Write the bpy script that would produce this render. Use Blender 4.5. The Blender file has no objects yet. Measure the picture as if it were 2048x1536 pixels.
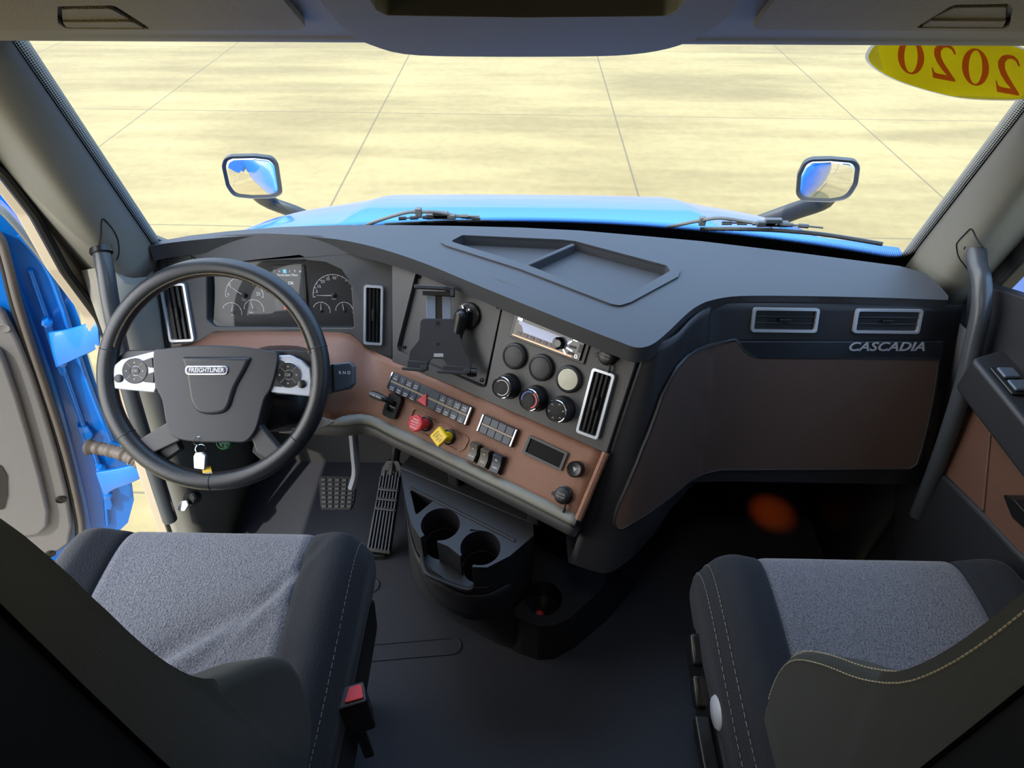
import bpy, bmesh, math, random
from mathutils import Vector, Matrix
from mathutils.geometry import tessellate_polygon
from mathutils.bvhtree import BVHTree
random.seed(7)
V = Vector; R = math.radians; PI = math.pi
S = bpy.context.scene
COL = S.collection
# ------------------------------------------------------------ camera, world, sun, exposure
FOC = 1265.0; PITCH = R(41.5); YAW = R(1.15); CAM = V((-.015, 0, 1.62))
cd = bpy.data.cameras.new('camera'); cam = bpy.data.objects.new('camera', cd); COL.objects.link(cam)
cam.location = CAM; cam.rotation_euler = (PI/2-PITCH, 0, YAW)
cd.sensor_width = 36; cd.lens = FOC/2048*36; cd.clip_start = .02; cd.clip_end = 500
S.camera = cam
S.view_settings.view_transform = 'Standard'; S.view_settings.look = 'None'
S.view_settings.gamma = 1; S.view_settings.use_curve_mapping = False
S.view_settings.exposure = 0.42
w = bpy.data.worlds.new('sky'); S.world = w; w.use_nodes = True
nt = w.node_tree; nt.nodes.clear()
_o = nt.nodes.new('ShaderNodeOutputWorld'); _b = nt.nodes.new('ShaderNodeBackground')
_t = nt.nodes.new('ShaderNodeTexCoord'); _s = nt.nodes.new('ShaderNodeSeparateXYZ'); _r = nt.nodes.new('ShaderNodeValToRGB')
nt.links.new(_t.outputs['Generated'], _s.inputs[0]); nt.links.new(_s.outputs['Z'], _r.inputs[0])
# brighter, warmer haze on the sun's side (left and behind)
_d = nt.nodes.new('ShaderNodeVectorMath'); _d.operation = 'DOT_PRODUCT'; _d.inputs[1].default_value = (-.93, -.30, .20)
_m = nt.nodes.new('ShaderNodeMapRange'); _m.inputs[1].default_value = .1; _m.inputs[2].default_value = 1.0
_a = nt.nodes.new('ShaderNodeMix'); _a.data_type = 'RGBA'; _a.blend_type = 'ADD'; _a.inputs[7].default_value = (1.9, 1.65, 1.25, 1)
nt.links.new(_t.outputs['Generated'], _d.inputs[0]); nt.links.new(_d.outputs['Value'], _m.inputs[0]); nt.links.new(_m.outputs[0], _a.inputs[0])
nt.links.new(_r.outputs[0], _a.inputs[6]); nt.links.new(_a.outputs[2], _b.inputs[0]); nt.links.new(_b.outputs[0], _o.inputs[0])
_e = _r.color_ramp.elements
_e[0].position = 0; _e[0].color = (.14, .26, .42, 1); _e[1].position = .85; _e[1].color = (.58, .92, 1.5, 1)
_n = _e.new(.12); _n.color = (.26, .46, .72, 1); _n = _e.new(.45); _n.color = (.38, .56, .86, 1)
_b.inputs[1].default_value = 2.2
sd = bpy.data.lights.new('sun', 'SUN'); sun = bpy.data.objects.new('sun', sd); COL.objects.link(sun)
sd.energy = 3.4; sd.angle = R(.6); sd.color = (1, .93, .80)
sun.location = (-6, -2, 9)
sun.rotation_euler = V((.22, .62, -1.0)).to_track_quat('-Z', 'Y').to_euler()

# ------------------------------------------------------------ projection helpers
FW = V((-math.sin(YAW)*math.cos(PITCH), math.cos(YAW)*math.cos(PITCH), -math.sin(PITCH)))
RT = V((math.cos(YAW), math.sin(YAW), 0)); DN = FW.cross(RT)
def ray(u, v): return FW+RT*((u-1024)/FOC)+DN*((v-768)/FOC)
def pz(u, v, z): r = ray(u, v); return CAM+r*((z-CAM.z)/r.z)
def py(u, v, y): r = ray(u, v); return CAM+r*((y-CAM.y)/r.y)
def px(u, v, x): r = ray(u, v); return CAM+r*((x-CAM.x)/r.x)
def frame(o, ex, ey):
    ex = V(ex).normalized(); ez = ex.cross(V(ey)).normalized(); ey = ez.cross(ex)
    return Matrix(((ex.x, ey.x, ez.x, o[0]), (ex.y, ey.y, ez.y, o[1]), (ex.z, ey.z, ez.z, o[2]), (0, 0, 0, 1)))
def hit(u, v, F, off=0):
    n = F.col[2].xyz; o = F.translation+n*off; r = ray(u, v)
    return CAM+r*((o-CAM).dot(n)/r.dot(n))
def l2(u, v, F, off=0): p = F.inverted() @ hit(u, v, F, off); return (p.x, p.y)
def L2(pts, F, off=0): return [l2(u, v, F, off) for u, v in pts]
def at(F, u, v, toward=None, off=0):
    """frame on plane F at pixel (u,v); x axis toward pixel 'toward'"""
    o = hit(u, v, F, off); n = F.col[2].xyz
    ex = (hit(*toward, F, off)-o) if toward else F.col[0].xyz
    return frame(o, ex, n.cross(ex))
def quad(F, tl, tr, br, bl, off=0):
    """frame + width + height of the rectangle seen at four pixels of plane F"""
    a, b, c, d = [hit(*p, F, off) for p in (tl, tr, br, bl)]
    ex = (b-a)+(c-d); n = F.col[2].xyz
    G_ = frame((a+b+c+d)/4, ex, n.cross(ex))
    return G_, ((b-a).length+(c-d).length)/2, ((a-d).length+(b-c).length)/2
def T(x=0, y=0, z=0): return Matrix.Translation((x, y, z))
def RX(a): return Matrix.Rotation(R(a), 4, 'X')
def RY(a): return Matrix.Rotation(R(a), 4, 'Y')
def RZ(a): return Matrix.Rotation(R(a), 4, 'Z')
# ------------------------------------------------------------ 2D helpers
def lerp(a, b, t): return a+(b-a)*t
def fillet(pts, r, n=5):
    out = []; N = len(pts)
    for i in range(N):
        p = V(pts[i][:2]); a = V(pts[i-1][:2]); b = V(pts[(i+1) % N][:2])
        rr = r[i] if isinstance(r, (list, tuple)) else r
        da = (a-p); db = (b-p); la = da.length; lb = db.length
        if la < 1e-7 or lb < 1e-7: out.append(tuple(p)); continue
        ang = da.angle(db)
        if rr <= 0 or ang > PI-.05: out.append(tuple(p)); continue
        d = min(rr/math.tan(ang/2), la*.48, lb*.48)
        s = p+da/la*d; e = p+db/lb*d
        for k in range(n+1):
            t = k/n; out.append(tuple(s*(1-t)**2+p*2*t*(1-t)+e*t*t))
    return out
def rrect(w_, h_, r, n=5): return fillet([(-w_/2, -h_/2), (w_/2, -h_/2), (w_/2, h_/2), (-w_/2, h_/2)], r, n)
def circ(r, n=32, cx=0, cy=0): return [(cx+r*math.cos(2*PI*i/n), cy+r*math.sin(2*PI*i/n)) for i in range(n)]
def spline(pts, n=6, closed=False):
    P = [V(p) for p in pts]; N = len(P); out = []
    for i in range(N if closed else N-1):
        p0 = P[i-1] if (i > 0 or closed) else P[0]*2-P[1]
        p1 = P[i]; p2 = P[(i+1) % N]
        p3 = P[(i+2) % N] if (i+2 < N or closed) else P[-1]*2-P[-2]
        for k in range(n):
            t = k/n
            out.append(.5*((2*p1)+(p2-p0)*t+(2*p0-5*p1+4*p2-p3)*t*t+(3*p1-p0-3*p2+p3)*t**3))
    if not closed: out.append(P[-1])
    return out
# ------------------------------------------------------------ mesh collector
class G:
    def __init__(s): s.v = []; s.f = []
    def add(s, vs, fs, M=None):
        b = len(s.v)
        s.v += [(M @ V(p)) if M else V(p) for p in vs]
        s.f += [[b+i for i in f] for f in fs]
        return s
    def box(s, x, y, z, M=None, c=(0, 0, 0)):
        vs = [(c[0]+sx*x/2, c[1]+sy*y/2, c[2]+sz*z/2) for sx in (-1, 1) for sy in (-1, 1) for sz in (-1, 1)]
        return s.add(vs, [(0, 1, 3, 2), (4, 6, 7, 5), (0, 4, 5, 1), (2, 3, 7, 6), (0, 2, 6, 4), (1, 5, 7, 3)], M)
    def prism(s, poly, z0, z1, M=None, holes=(), taper=0):
        loops = [poly]+list(holes)
        flat = [p for l in loops for p in l]; n = len(flat)
        if holes: tris = [list(t) for t in tessellate_polygon([[V((p[0], p[1], 0)) for p in l] for l in loops])]
        else: tris = [list(range(n))]
        cx = sum(p[0] for p in poly)/len(poly); cy = sum(p[1] for p in poly)/len(poly)
        vs = [(p[0], p[1], z0) for p in flat]+[(cx+(p[0]-cx)*(1-taper), cy+(p[1]-cy)*(1-taper), z1) for p in flat]
        fs = [t[::-1] for t in tris]+[[i+n for i in t] for t in tris]
        b = 0
        for l in loops:
            k = len(l)
            for i in range(k): j = (i+1) % k; fs.append([b+i, b+j, b+j+n, b+i+n])
            b += k
        return s.add(vs, fs, M)
    def lathe(s, prof, n=32, M=None, cap=True):
        """prof: (radius, z) list about local z"""
        vs = []; fs = []; m = len(prof)
        for r, z in prof:
            for i in range(n): a = 2*PI*i/n; vs.append((r*math.cos(a), r*math.sin(a), z))
        for k in range(m-1):
            for i in range(n): j = (i+1) % n; fs.append([k*n+i, k*n+j, (k+1)*n+j, (k+1)*n+i])
        if cap:
            if prof[0][0] > 1e-6: fs.append(list(range(n))[::-1])
            if prof[-1][0] > 1e-6: fs.append([(m-1)*n+i for i in range(n)])
        return s.add(vs, fs, M)
    def tube(s, path, r, n=10, M=None, closed=False, sq=1.0, cap=True):
        P = [V(p) for p in path]; N = len(P); vs = []; fs = []
        up = None
        for i in range(N):
            if closed: d = P[(i+1) % N]-P[i-1]
            else: d = P[min(i+1, N-1)]-P[max(i-1, 0)]
            d.normalize()
            if up is None:
                up = V((0, 0, 1)) if abs(d.z) < .9 else V((1, 0, 0))
            a = d.cross(up).normalized(); up = a.cross(d).normalized()
            rr = r[i] if isinstance(r, (list, tuple)) else r
            for k in range(n):
                t = 2*PI*k/n; vs.append(P[i]+a*(rr*math.cos(t))+up*(rr*sq*math.sin(t)))
        for i in range(N if closed else N-1):
            j = (i+1) % N
            for k in range(n): l = (k+1) % n; fs.append([i*n+k, i*n+l, j*n+l, j*n+k])
        if not closed and cap: fs.append(list(range(n))[::-1]); fs.append([(N-1)*n+k for k in range(n)])
        return s.add(vs, fs, M)
    def loft(s, loops, M=None, cap=True, closed=True):
        n = len(loops[0]); vs = [p for l in loops for p in l]; fs = []
        for i in range(len(loops)-1):
            for k in range(n if closed else n-1):
                l = (k+1) % n; fs.append([i*n+k, i*n+l, (i+1)*n+l, (i+1)*n+k])
        if cap and closed: fs.append(list(range(n))[::-1]); fs.append([(len(loops)-1)*n+k for k in range(n)])
        return s.add(vs, fs, M)
    def sphere(s, r, M=None, n=16, sz=1.0):
        prof = [(r*math.sin(PI*k/n), -r*sz*math.cos(PI*k/n)) for k in range(n+1)]
        prof[0] = (1e-5, prof[0][1]); prof[-1] = (1e-5, prof[-1][1])
        return s.lathe(prof, 2*n, M, cap=False)
WM = {}
def wm(o): return WM.get(o.name, Matrix.Identity(4))
def mk(name, g, m, parent=None, F=None, smooth=40, bevel=0, seg=3, sub=0, solid=0, label=None, kind=None, uv=None, tri=False):
    me = bpy.data.meshes.new(name)
    M = (wm(parent).inverted() if parent else Matrix.Identity(4)) @ (F if F else Matrix.Identity(4))
    me.from_pydata([M @ V(p) for p in g.v], [], g.f)
    bm = bmesh.new(); bm.from_mesh(me)
    bmesh.ops.remove_doubles(bm, verts=bm.verts, dist=1e-6)
    bmesh.ops.recalc_face_normals(bm, faces=bm.faces)
    bm.to_mesh(me); bm.free()
    me.materials.append(m)
    if smooth:
        for p in me.polygons: p.use_smooth = True
        if not sub:
            try: me.set_sharp_from_angle(angle=R(smooth))
            except Exception: pass
    o = bpy.data.objects.new(name, me); COL.objects.link(o)
    if parent: o.parent = parent; WM[o.name] = wm(parent)
    if solid:
        md = o.modifiers.new('solid', 'SOLIDIFY'); md.thickness = abs(solid); md.offset = 1 if solid > 0 else -1
    if bevel:
        md = o.modifiers.new('bevel', 'BEVEL'); md.width = bevel; md.segments = seg; md.limit_method = 'ANGLE'; md.angle_limit = R(35)
        md.harden_normals = False
    if sub:
        md = o.modifiers.new('sub', 'SUBSURF'); md.levels = sub; md.render_levels = sub
    if label: o['label'] = label
    if kind: o['kind'] = kind
    return o
def tag(o, label, cat, group=None, kind=None):
    if label: o['label'] = label
    if cat: o['category'] = cat
    if group: o['group'] = group
    if kind: o['kind'] = kind
    return o
def thing(name, label, cat, F=None, group=None, kind=None):
    o = bpy.data.objects.new(name, None); COL.objects.link(o)
    o.empty_display_size = .05
    F = F or Matrix.Identity(4)
    o.matrix_world = F; WM[o.name] = F.copy()
    return tag(o, label, cat, group, kind)
def text(name, s, F, size, m, parent=None, ext=.0003, align='CENTER', shear=0, sx=1, bold=0, space=1):
    cu = bpy.data.curves.new('t', 'FONT'); cu.body = s; cu.size = size; cu.align_x = align; cu.align_y = 'CENTER'
    cu.extrude = ext; cu.shear = shear; cu.resolution_u = 3; cu.offset = bold; cu.space_character = space
    to = bpy.data.objects.new('t', cu); COL.objects.link(to)
    dg = bpy.context.evaluated_depsgraph_get(); me = bpy.data.meshes.new_from_object(to.evaluated_get(dg))
    bpy.data.objects.remove(to)
    M = (wm(parent).inverted() if parent else Matrix.Identity(4)) @ F @ Matrix.Diagonal((sx, 1, 1, 1))
    me.transform(M); me.materials.clear(); me.materials.append(m)
    o = bpy.data.objects.new(name, me); COL.objects.link(o)
    if parent: o.parent = parent; WM[o.name] = wm(parent)
    return o
def join_text(name, items, m, parent):
    """several small printed words of one part as one mesh"""
    obs = [text('t', s, F, size, m, parent, ext, sx=sx) for (s, F, size, ext, sx) in items]
    g = G()
    for o in obs:
        g.add([v.co.copy() for v in o.data.vertices], [list(p.vertices) for p in o.data.polygons])
    for o in obs: bpy.data.objects.remove(o)
    me = bpy.data.meshes.new(name); me.from_pydata(g.v, [], g.f); me.materials.append(m)
    o = bpy.data.objects.new(name, me); COL.objects.link(o); o.parent = parent; WM[o.name] = wm(parent)
    return o
def dup(root, F, label=None):
    r = root.copy(); COL.objects.link(r); r.matrix_world = F; WM[r.name] = F.copy()
    if label: r['label'] = label
    for ch in [c for c in bpy.data.objects if c.parent == root]:
        c = ch.copy(); COL.objects.link(c); c.parent = r; WM[c.name] = F
        for g2 in [q for q in bpy.data.objects if q.parent == ch]:
            d = g2.copy(); COL.objects.link(d); d.parent = c; WM[d.name] = F
    return r
# ------------------------------------------------------------ materials
def srgb(h):
    c = [int(h[i:i+2], 16)/255 for i in (0, 2, 4)]
    return tuple((x/12.92 if x <= .04045 else ((x+.055)/1.055)**2.4) for x in c)+(1,)
def mat(name, h, rough=.5, metal=0, bump=0, bscale=400, var=.06, vscale=8, coat=0, sheen=0, spec=.5, kind='noise', emit=None, es=0):
    m = bpy.data.materials.new(name); m.use_nodes = True; n = m.node_tree; b = n.nodes['Principled BSDF']
    c = srgb(h) if isinstance(h, str) else h
    b.inputs['Roughness'].default_value = rough; b.inputs['Metallic'].default_value = metal
    b.inputs['Specular IOR Level'].default_value = spec
    b.inputs['Coat Weight'].default_value = coat; b.inputs['Coat Roughness'].default_value = .05
    b.inputs['Sheen Weight'].default_value = sheen
    tc = n.nodes.new('ShaderNodeTexCoord')
    no = n.nodes.new('ShaderNodeTexNoise'); no.inputs['Scale'].default_value = vscale; no.inputs['Detail'].default_value = 4
    n.links.new(tc.outputs['Object'], no.inputs['Vector'])
    mx = n.nodes.new('ShaderNodeMix'); mx.data_type = 'RGBA'
    mx.inputs[6].default_value = tuple(x*(1-var) for x in c[:3])+(1,); mx.inputs[7].default_value = tuple(min(1, x*(1+var)) for x in c[:3])+(1,)
    n.links.new(no.outputs['Fac'], mx.inputs[0]); n.links.new(mx.outputs[2], b.inputs['Base Color'])
    if bump:
        if kind == 'weave':
            wv = n.nodes.new('ShaderNodeTexVoronoi'); wv.inputs['Scale'].default_value = bscale
            mp = n.nodes.new('ShaderNodeMapping'); mp.inputs['Scale'].default_value = (1, .6, 1)
            n.links.new(tc.outputs['Object'], mp.inputs[0]); n.links.new(mp.outputs[0], wv.inputs['Vector']); src = wv.outputs['Distance']
        else:
            b2 = n.nodes.new('ShaderNodeTexNoise' if kind == 'noise' else 'ShaderNodeTexVoronoi')
            b2.inputs['Scale'].default_value = bscale
            n.links.new(tc.outputs['Object'], b2.inputs['Vector']); src = b2.outputs[0]
        bu = n.nodes.new('ShaderNodeBump'); bu.inputs['Strength'].default_value = bump; bu.inputs['Distance'].default_value = .001
        n.links.new(src, bu.inputs['Height']); n.links.new(bu.outputs[0], b.inputs['Normal'])
    if emit:
        b.inputs['Emission Color'].default_value = srgb(emit); b.inputs['Emission Strength'].default_value = es
    return m
M_PAD = mat('dash_pad', '3c3e42', .5, bump=.35, bscale=700)
M_GREY = mat('dash_grey_plastic', '444445', .5, bump=.2, bscale=900)
M_DARK = mat('dark_plastic', '212226', .5, bump=.15, bscale=900)
M_BLACK = mat('black_plastic', '141516', .35)
M_GLOSS = mat('gloss_black', '0c0d0f', .12)
M_BROWN = mat('brown_vinyl', '7f5844', .48, bump=.5, bscale=600, kind='voronoi')
M_BROWN3 = mat('brown_door_vinyl', '5f4438', .5, bump=.4, bscale=600, kind='voronoi')
M_BROWN2 = mat('brown_glove_panel', '4d3e37', .5, bump=.3, bscale=700)
M_TRIM = mat('pillar_trim', '7d7c74', .6, bump=.3, bscale=600)
M_TAN = mat('headliner_vinyl', 'a0947a', .6, bump=.9, bscale=420, kind='voronoi')
M_TANL = mat('console_skin', 'a09a88', .55, bump=.15, bscale=500)
M_SILVER = mat('satin_silver', 'c9ced6', .28, .6)
M_SILVP = mat('silver_paint', 'b9c0cc', .35, .35)
M_CHROME = mat('chrome', 'e8eaee', .08, 1)
M_STEEL = mat('steel', 'a9aaac', .3, .9)
M_LEATH = mat('wheel_leather', '202327', .32, bump=.25, bscale=700, kind='voronoi')
M_STITCH = mat('tan_stitching', '7f6c52', .7)
M_RUBBER = mat('rubber', '1a1b1d', .7)
M_SEAL = mat('door_seal', '564f49', .6)
M_FLOOR = mat('rubber_floor', '30323a', .62, bump=.3, bscale=300, var=.15, vscale=5)
M_PEDAL = mat('pedal_rubber', '3a4350', .55)
M_BLUE = mat('blue_paint', '066cc8', .3, 0, coat=.7, var=.01)
M_BLUED = mat('mirror_blue_paint', '0a64b8', .25, 0, coat=.6, var=.01)
M_DOORP = mat('door_panel_vinyl', '73706f', .6, bump=.3, bscale=500)
M_WHITE = mat('white_print', 'e8e8e6', .5)
M_GREYP = mat('grey_print', '9a9a98', .5)
M_RED = mat('red_plastic', 'c22f35', .35)
M_RED2 = mat('knob_red', 'd0353f', .4)
M_YEL = mat('knob_yellow', 'e6bd0a', .4)
M_GREEN = mat('green_plastic', '1f6a44', .5)
M_STICK = mat('worn_sticker', 'b9b6a4', .6, var=.12, vscale=60)
M_FABD = mat('dark_seat_fabric', '14171e', .9, bump=.7, bscale=420, sheen=.06, kind='weave')
M_FABB = mat('backrest_fabric', '24251f', .92, bump=.5, bscale=500, sheen=.05)
M_LAMP = mat('amber_lens', 'd04a12', .4, emit='ff5a10', es=2.0)
M_WOOD = mat('dark_wood_strip', '1d2026', .3, var=.3, vscale=3)
M_MIRR = mat('mirror_glass', 'f2f2f2', .02, 1, var=0)
M_SCR = mat('display_dark', '10151c', .25)
M_CYAN = mat('screen_cyan', '1fa6c8', .4, emit='2fb6d8', es=.6)
M_GLOW = mat('screen_text', 'c8d4dc', .4, emit='c8d4dc', es=.5)
M_WARN = mat('warning_lamp_red', 'c8202a', .4, emit='e02030', es=.8)
def mat_fabric():
    m = mat('grey_seat_weave', '85858a', .9, bump=1.0, bscale=330, sheen=.3, kind='weave', var=.1)
    n = m.node_tree; b = n.nodes['Principled BSDF']
    tc = n.nodes.new('ShaderNodeTexCoord'); v = n.nodes.new('ShaderNodeTexVoronoi'); v.inputs['Scale'].default_value = 650
    mp = n.nodes.new('ShaderNodeMapping'); mp.inputs['Scale'].default_value = (.6, 1, 1)
    r = n.nodes.new('ShaderNodeValToRGB'); r.color_ramp.elements[0].color = srgb('84848a'); r.color_ramp.elements[1].color = srgb('4c4c52')
    r.color_ramp.elements[1].position = .75
    n.links.new(tc.outputs['Object'], mp.inputs[0]); n.links.new(mp.outputs[0], v.inputs['Vector']); n.links.new(v.outputs['Distance'], r.inputs[0])
    n.links.new(r.outputs[0], b.inputs['Base Color'])
    return m
M_FABL = mat_fabric()
def mat_ground():
    m = mat('concrete_slabs', 'd8cba4', .75, var=.1, vscale=.5)
    n = m.node_tree; b = n.nodes['Principled BSDF']; L = n.links.new
    tc = n.nodes.new('ShaderNodeTexCoord')
    def noise(sc, det, scale3=(1, 1, 1), rot=0):
        mp = n.nodes.new('ShaderNodeMapping'); mp.inputs['Scale'].default_value = scale3; mp.inputs['Rotation'].default_value = (0, 0, rot)
        L(tc.outputs['Object'], mp.inputs[0]); t = n.nodes.new('ShaderNodeTexNoise'); t.inputs['Scale'].default_value = sc; t.inputs['Detail'].default_value = det
        L(mp.outputs[0], t.inputs['Vector']); return t.outputs['Fac']
    def ramp(src, a, ca, b_, cb):
        r = n.nodes.new('ShaderNodeValToRGB'); r.color_ramp.elements[0].position = a; r.color_ramp.elements[0].color = ca
        r.color_ramp.elements[1].position = b_; r.color_ramp.elements[1].color = cb; L(src, r.inputs[0]); return r.outputs[0]
    def mul(a, b_, f=1.0):
        x = n.nodes.new('ShaderNodeMix'); x.data_type = 'RGBA'; x.blend_type = 'MULTIPLY'; x.inputs[0].default_value = f
        L(a, x.inputs[6]); L(b_, x.inputs[7]); return x.outputs[2]
    base = ramp(noise(.35, 6), .32, srgb('85764c'), .68, srgb('938457'))
    st = ramp(noise(1.0, 10, (.35, 2.0, 1), .9), .36, srgb('d2cfc6'), .62, (1, 1, 1, 1))
    fine = ramp(noise(9, 8), .3, (.86, .85, .83, 1), .6, (1, 1, 1, 1))
    sp = ramp(noise(30, 3), .27, (.55, .52, .48, 1), .31, (1, 1, 1, 1))
    c = mul(mul(mul(base, st, .8), fine, .7), sp, .35)
    L(c, b.inputs['Base Color'])
    return m
M_GROUND = mat_ground()
M_JOINT = mat('slab_joint', '6e6250', .9)
def mat_glass(name, tint=(1, 1, 1, 1), refl=.06):
    m = bpy.data.materials.new(name); m.use_nodes = True; n = m.node_tree; n.nodes.clear()
    o = n.nodes.new('ShaderNodeOutputMaterial'); t = n.nodes.new('ShaderNodeBsdfTransparent'); g = n.nodes.new('ShaderNodeBsdfGlossy')
    t.inputs[0].default_value = tint; g.inputs['Roughness'].default_value = .02
    x = n.nodes.new('ShaderNodeMixShader'); x.inputs[0].default_value = refl
    n.links.new(t.outputs[0], x.inputs[1]); n.links.new(g.outputs[0], x.inputs[2]); n.links.new(x.outputs[0], o.inputs[0])
    return m
M_GLASS = mat_glass('windshield_glass', (.97, .98, .97, 1), .012)
M_COVER = mat_glass('cluster_cover', (.92, .92, .92, 1), .018)
def mat_frit():
    """black ceramic band breaking up into dots: uv.x runs along the edge in metres, uv.y across from solid (0) to clear (1)"""
    m = bpy.data.materials.new('frit_dots'); m.use_nodes = True; n = m.node_tree; n.nodes.clear(); L = n.links.new
    o = n.nodes.new('ShaderNodeOutputMaterial'); t = n.nodes.new('ShaderNodeBsdfTransparent'); d = n.nodes.new('ShaderNodeBsdfDiffuse')
    d.inputs[0].default_value = (.01, .01, .012, 1)
    uv = n.nodes.new('ShaderNodeUVMap'); s = n.nodes.new('ShaderNodeSeparateXYZ'); L(uv.outputs[0], s.inputs[0])
    def mth(op, a, b=None, c=None):
        k = n.nodes.new('ShaderNodeMath'); k.operation = op
        for i, q in enumerate((a, b, c)):
            if q is None: continue
            if isinstance(q, (int, float)): k.inputs[i].default_value = q
            else: L(q, k.inputs[i])
        return k.outputs[0]
    sp = .0042
    row = mth('MULTIPLY', s.outputs['Y'], 1/sp)
    ri = mth('FLOOR', row); odd = mth('MODULO', ri, 2)
    xx = mth('ADD', mth('MULTIPLY', s.outputs['X'], 1/sp), mth('MULTIPLY', odd, .5))
    fx = mth('SUBTRACT', mth('FRACT', xx), .5); fy = mth('SUBTRACT', mth('FRACT', row), .5)
    dist = mth('SQRT', mth('ADD', mth('MULTIPLY', fx, fx), mth('MULTIPLY', fy, fy)))
    rad = mth('SUBTRACT', .70, mth('MULTIPLY', ri, .085))
    fac = mth('LESS_THAN', dist, rad)
    x = n.nodes.new('ShaderNodeMixShader'); L(fac, x.inputs[0]); L(t.outputs[0], x.inputs[1]); L(d.outputs[0], x.inputs[2]); L(x.outputs[0], o.inputs[0])
    return m
M_FRIT = mat_frit()
M_STEELG = mat('wiper_grey', '55595b', .5, .1)
M_HOUS = mat('mirror_housing_grey', '35393b', .5)
# ============================================================ GROUND
def add_joints():
    n = M_GROUND.node_tree; b = n.nodes['Principled BSDF']; L = n.links.new
    old = b.inputs['Base Color'].links[0].from_socket
    tc = n.nodes.new('ShaderNodeTexCoord'); s = n.nodes.new('ShaderNodeSeparateXYZ'); L(tc.outputs['Object'], s.inputs[0])
    def mth(op, a, b_=None):
        k = n.nodes.new('ShaderNodeMath'); k.operation = op
        for i, q in enumerate((a, b_)):
            if q is None: continue
            if isinstance(q, (int, float)): k.inputs[i].default_value = q
            else: L(q, k.inputs[i])
        return k.outputs[0]
    def line(c, off, per, wd):
        f = mth('FRACT', mth('ADD', mth('MULTIPLY', mth('SUBTRACT', c, off), 1/per), .5+40))
        return mth('LESS_THAN', mth('ABSOLUTE', mth('SUBTRACT', f, .5)), wd/per)
    yy = mth('ADD', s.outputs['Y'], mth('MULTIPLY', s.outputs['X'], .0196))
    lx = line(s.outputs['X'], -2.11, 3.37, .011); ly = line(yy, 5.845, 3.45, .009)
    f = mth('MAXIMUM', lx, ly)
    x = n.nodes.new('ShaderNodeMix'); x.data_type = 'RGBA'; L(mth('MULTIPLY', f, .7), x.inputs[0]); L(old, x.inputs[6]); x.inputs[7].default_value = srgb('4f4736')
    L(x.outputs[2], b.inputs['Base Color'])
add_joints()
g = G().box(90, 90, .3, c=(0, 12, -1.63))
mk('ground', g, M_GROUND, kind='structure', smooth=0)

# ============================================================ WINDSHIELD SURFACE
def WS(s, t):
    b = V((.895*s, 1.495-.18*s*s, .82+.02*s*s)); tp = V((.765*s, 1.03-.05*s*s, 1.425-.012*s*s))
    p = b.lerp(tp, t); p += V((0, .012, .008))*math.sin(PI*t)*(1-s*s); return p
g = G(); NS, NT = 40, 14
g.v = [WS(-1+2*i/NS, j/NT) for j in range(NT+1) for i in range(NS+1)]
g.f = [[j*(NS+1)+i, j*(NS+1)+i+1, (j+1)*(NS+1)+i+1, (j+1)*(NS+1)+i] for j in range(NT) for i in range(NS)]
ws = mk('window_1', g, M_GLASS, kind='structure', smooth=180)
WSB = BVHTree.FromPolygons([tuple(p) for p in g.v], g.f)
def strip(name, pts_in, y0, wdt):
    """pts_in: list of (edge point, inward point direction) -> strip with metric uv"""
    vs = []; uvs = []; acc = 0; prev = None
    for a, b in pts_in:
        if prev is not None: acc += (a-prev).length
        prev = a; d = (b-a).normalized()
        h_ = y0 if isinstance(y0, (int, float)) else -y0[len(vs)//2]
        w2 = wdt if isinstance(y0, (int, float)) else wdt-h_
        vs += [a, a+d*w2]; uvs += [(acc, h_), (acc, h_+w2)]
    me = bpy.data.meshes.new(name); n = len(pts_in)
    fs = [[2*i, 2*i+2, 2*i+3, 2*i+1] for i in range(n-1)]
    me.from_pydata(vs, [], fs); ul = me.uv_layers.new(name='UVMap')
    for p in me.polygons:
        for li in p.loop_indices: ul.data[li].uv = uvs[me.loops[li].vertex_index]
    me.materials.append(M_FRIT); o = bpy.data.objects.new(name, me); COL.objects.link(o); o.parent = ws; return o
off = V((0, -.003, -.002))
for sgn in (-1, 1):
    strip('frit_band', [(WS(sgn, j/40)+off, WS(sgn*.9, j/40)+off) for j in range(41)], -.006, .036)
strip('frit_band', [(WS(-1+i/60, 0)+off*1.5, WS(-1+i/60, .2)+off*1.5) for i in range(121)], [.070-.042*(-1+i/60)**2+.05*max(0, (abs(-1+i/60)-.93)/.07)**2 for i in range(121)], .03)
strip('frit_band', [(WS(-1+i/30, 1)+off, WS(-1+i/30, .88)+off) for i in range(61)], -.012, .03)

# ============================================================ CAB SHELL
def lin(p, q, t): return tuple(a+(b-a)*t for a, b in zip(p, q))
# A pillars: loft of stations from roof to dash; each station glass edge -> crest -> opening edge -> outward return
def pillar(sg):
    nm = 'trim_1' if sg < 0 else 'trim_2'
    rows = []
    for k in range(13):
        t = k/12
        Gp = WS(1, 1.0-t)+V((-.012, -.012, -.004)); Gp = V((Gp.x*sg, Gp.y, Gp.z))
        z = Gp.z
        O = V((.935*sg, 1.015+(1.405-z)*.27, z+.0))
        m1 = Gp.lerp(O, .35)+V((-.012*sg, -.045, 0)); m2 = Gp.lerp(O, .78)+V((-.015*sg, -.022, 0))
        rows.append(spline([Gp+V((0, .05, 0)), Gp, m1, m2, O, O+V((.04*sg, .012, 0))], 4))
    g = G().loft(rows, closed=False, cap=False)
    o = mk(nm, g, M_TRIM, kind='structure', smooth=180, solid=.004)
    return o
pl = pillar(-1); pr = pillar(1)
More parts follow.
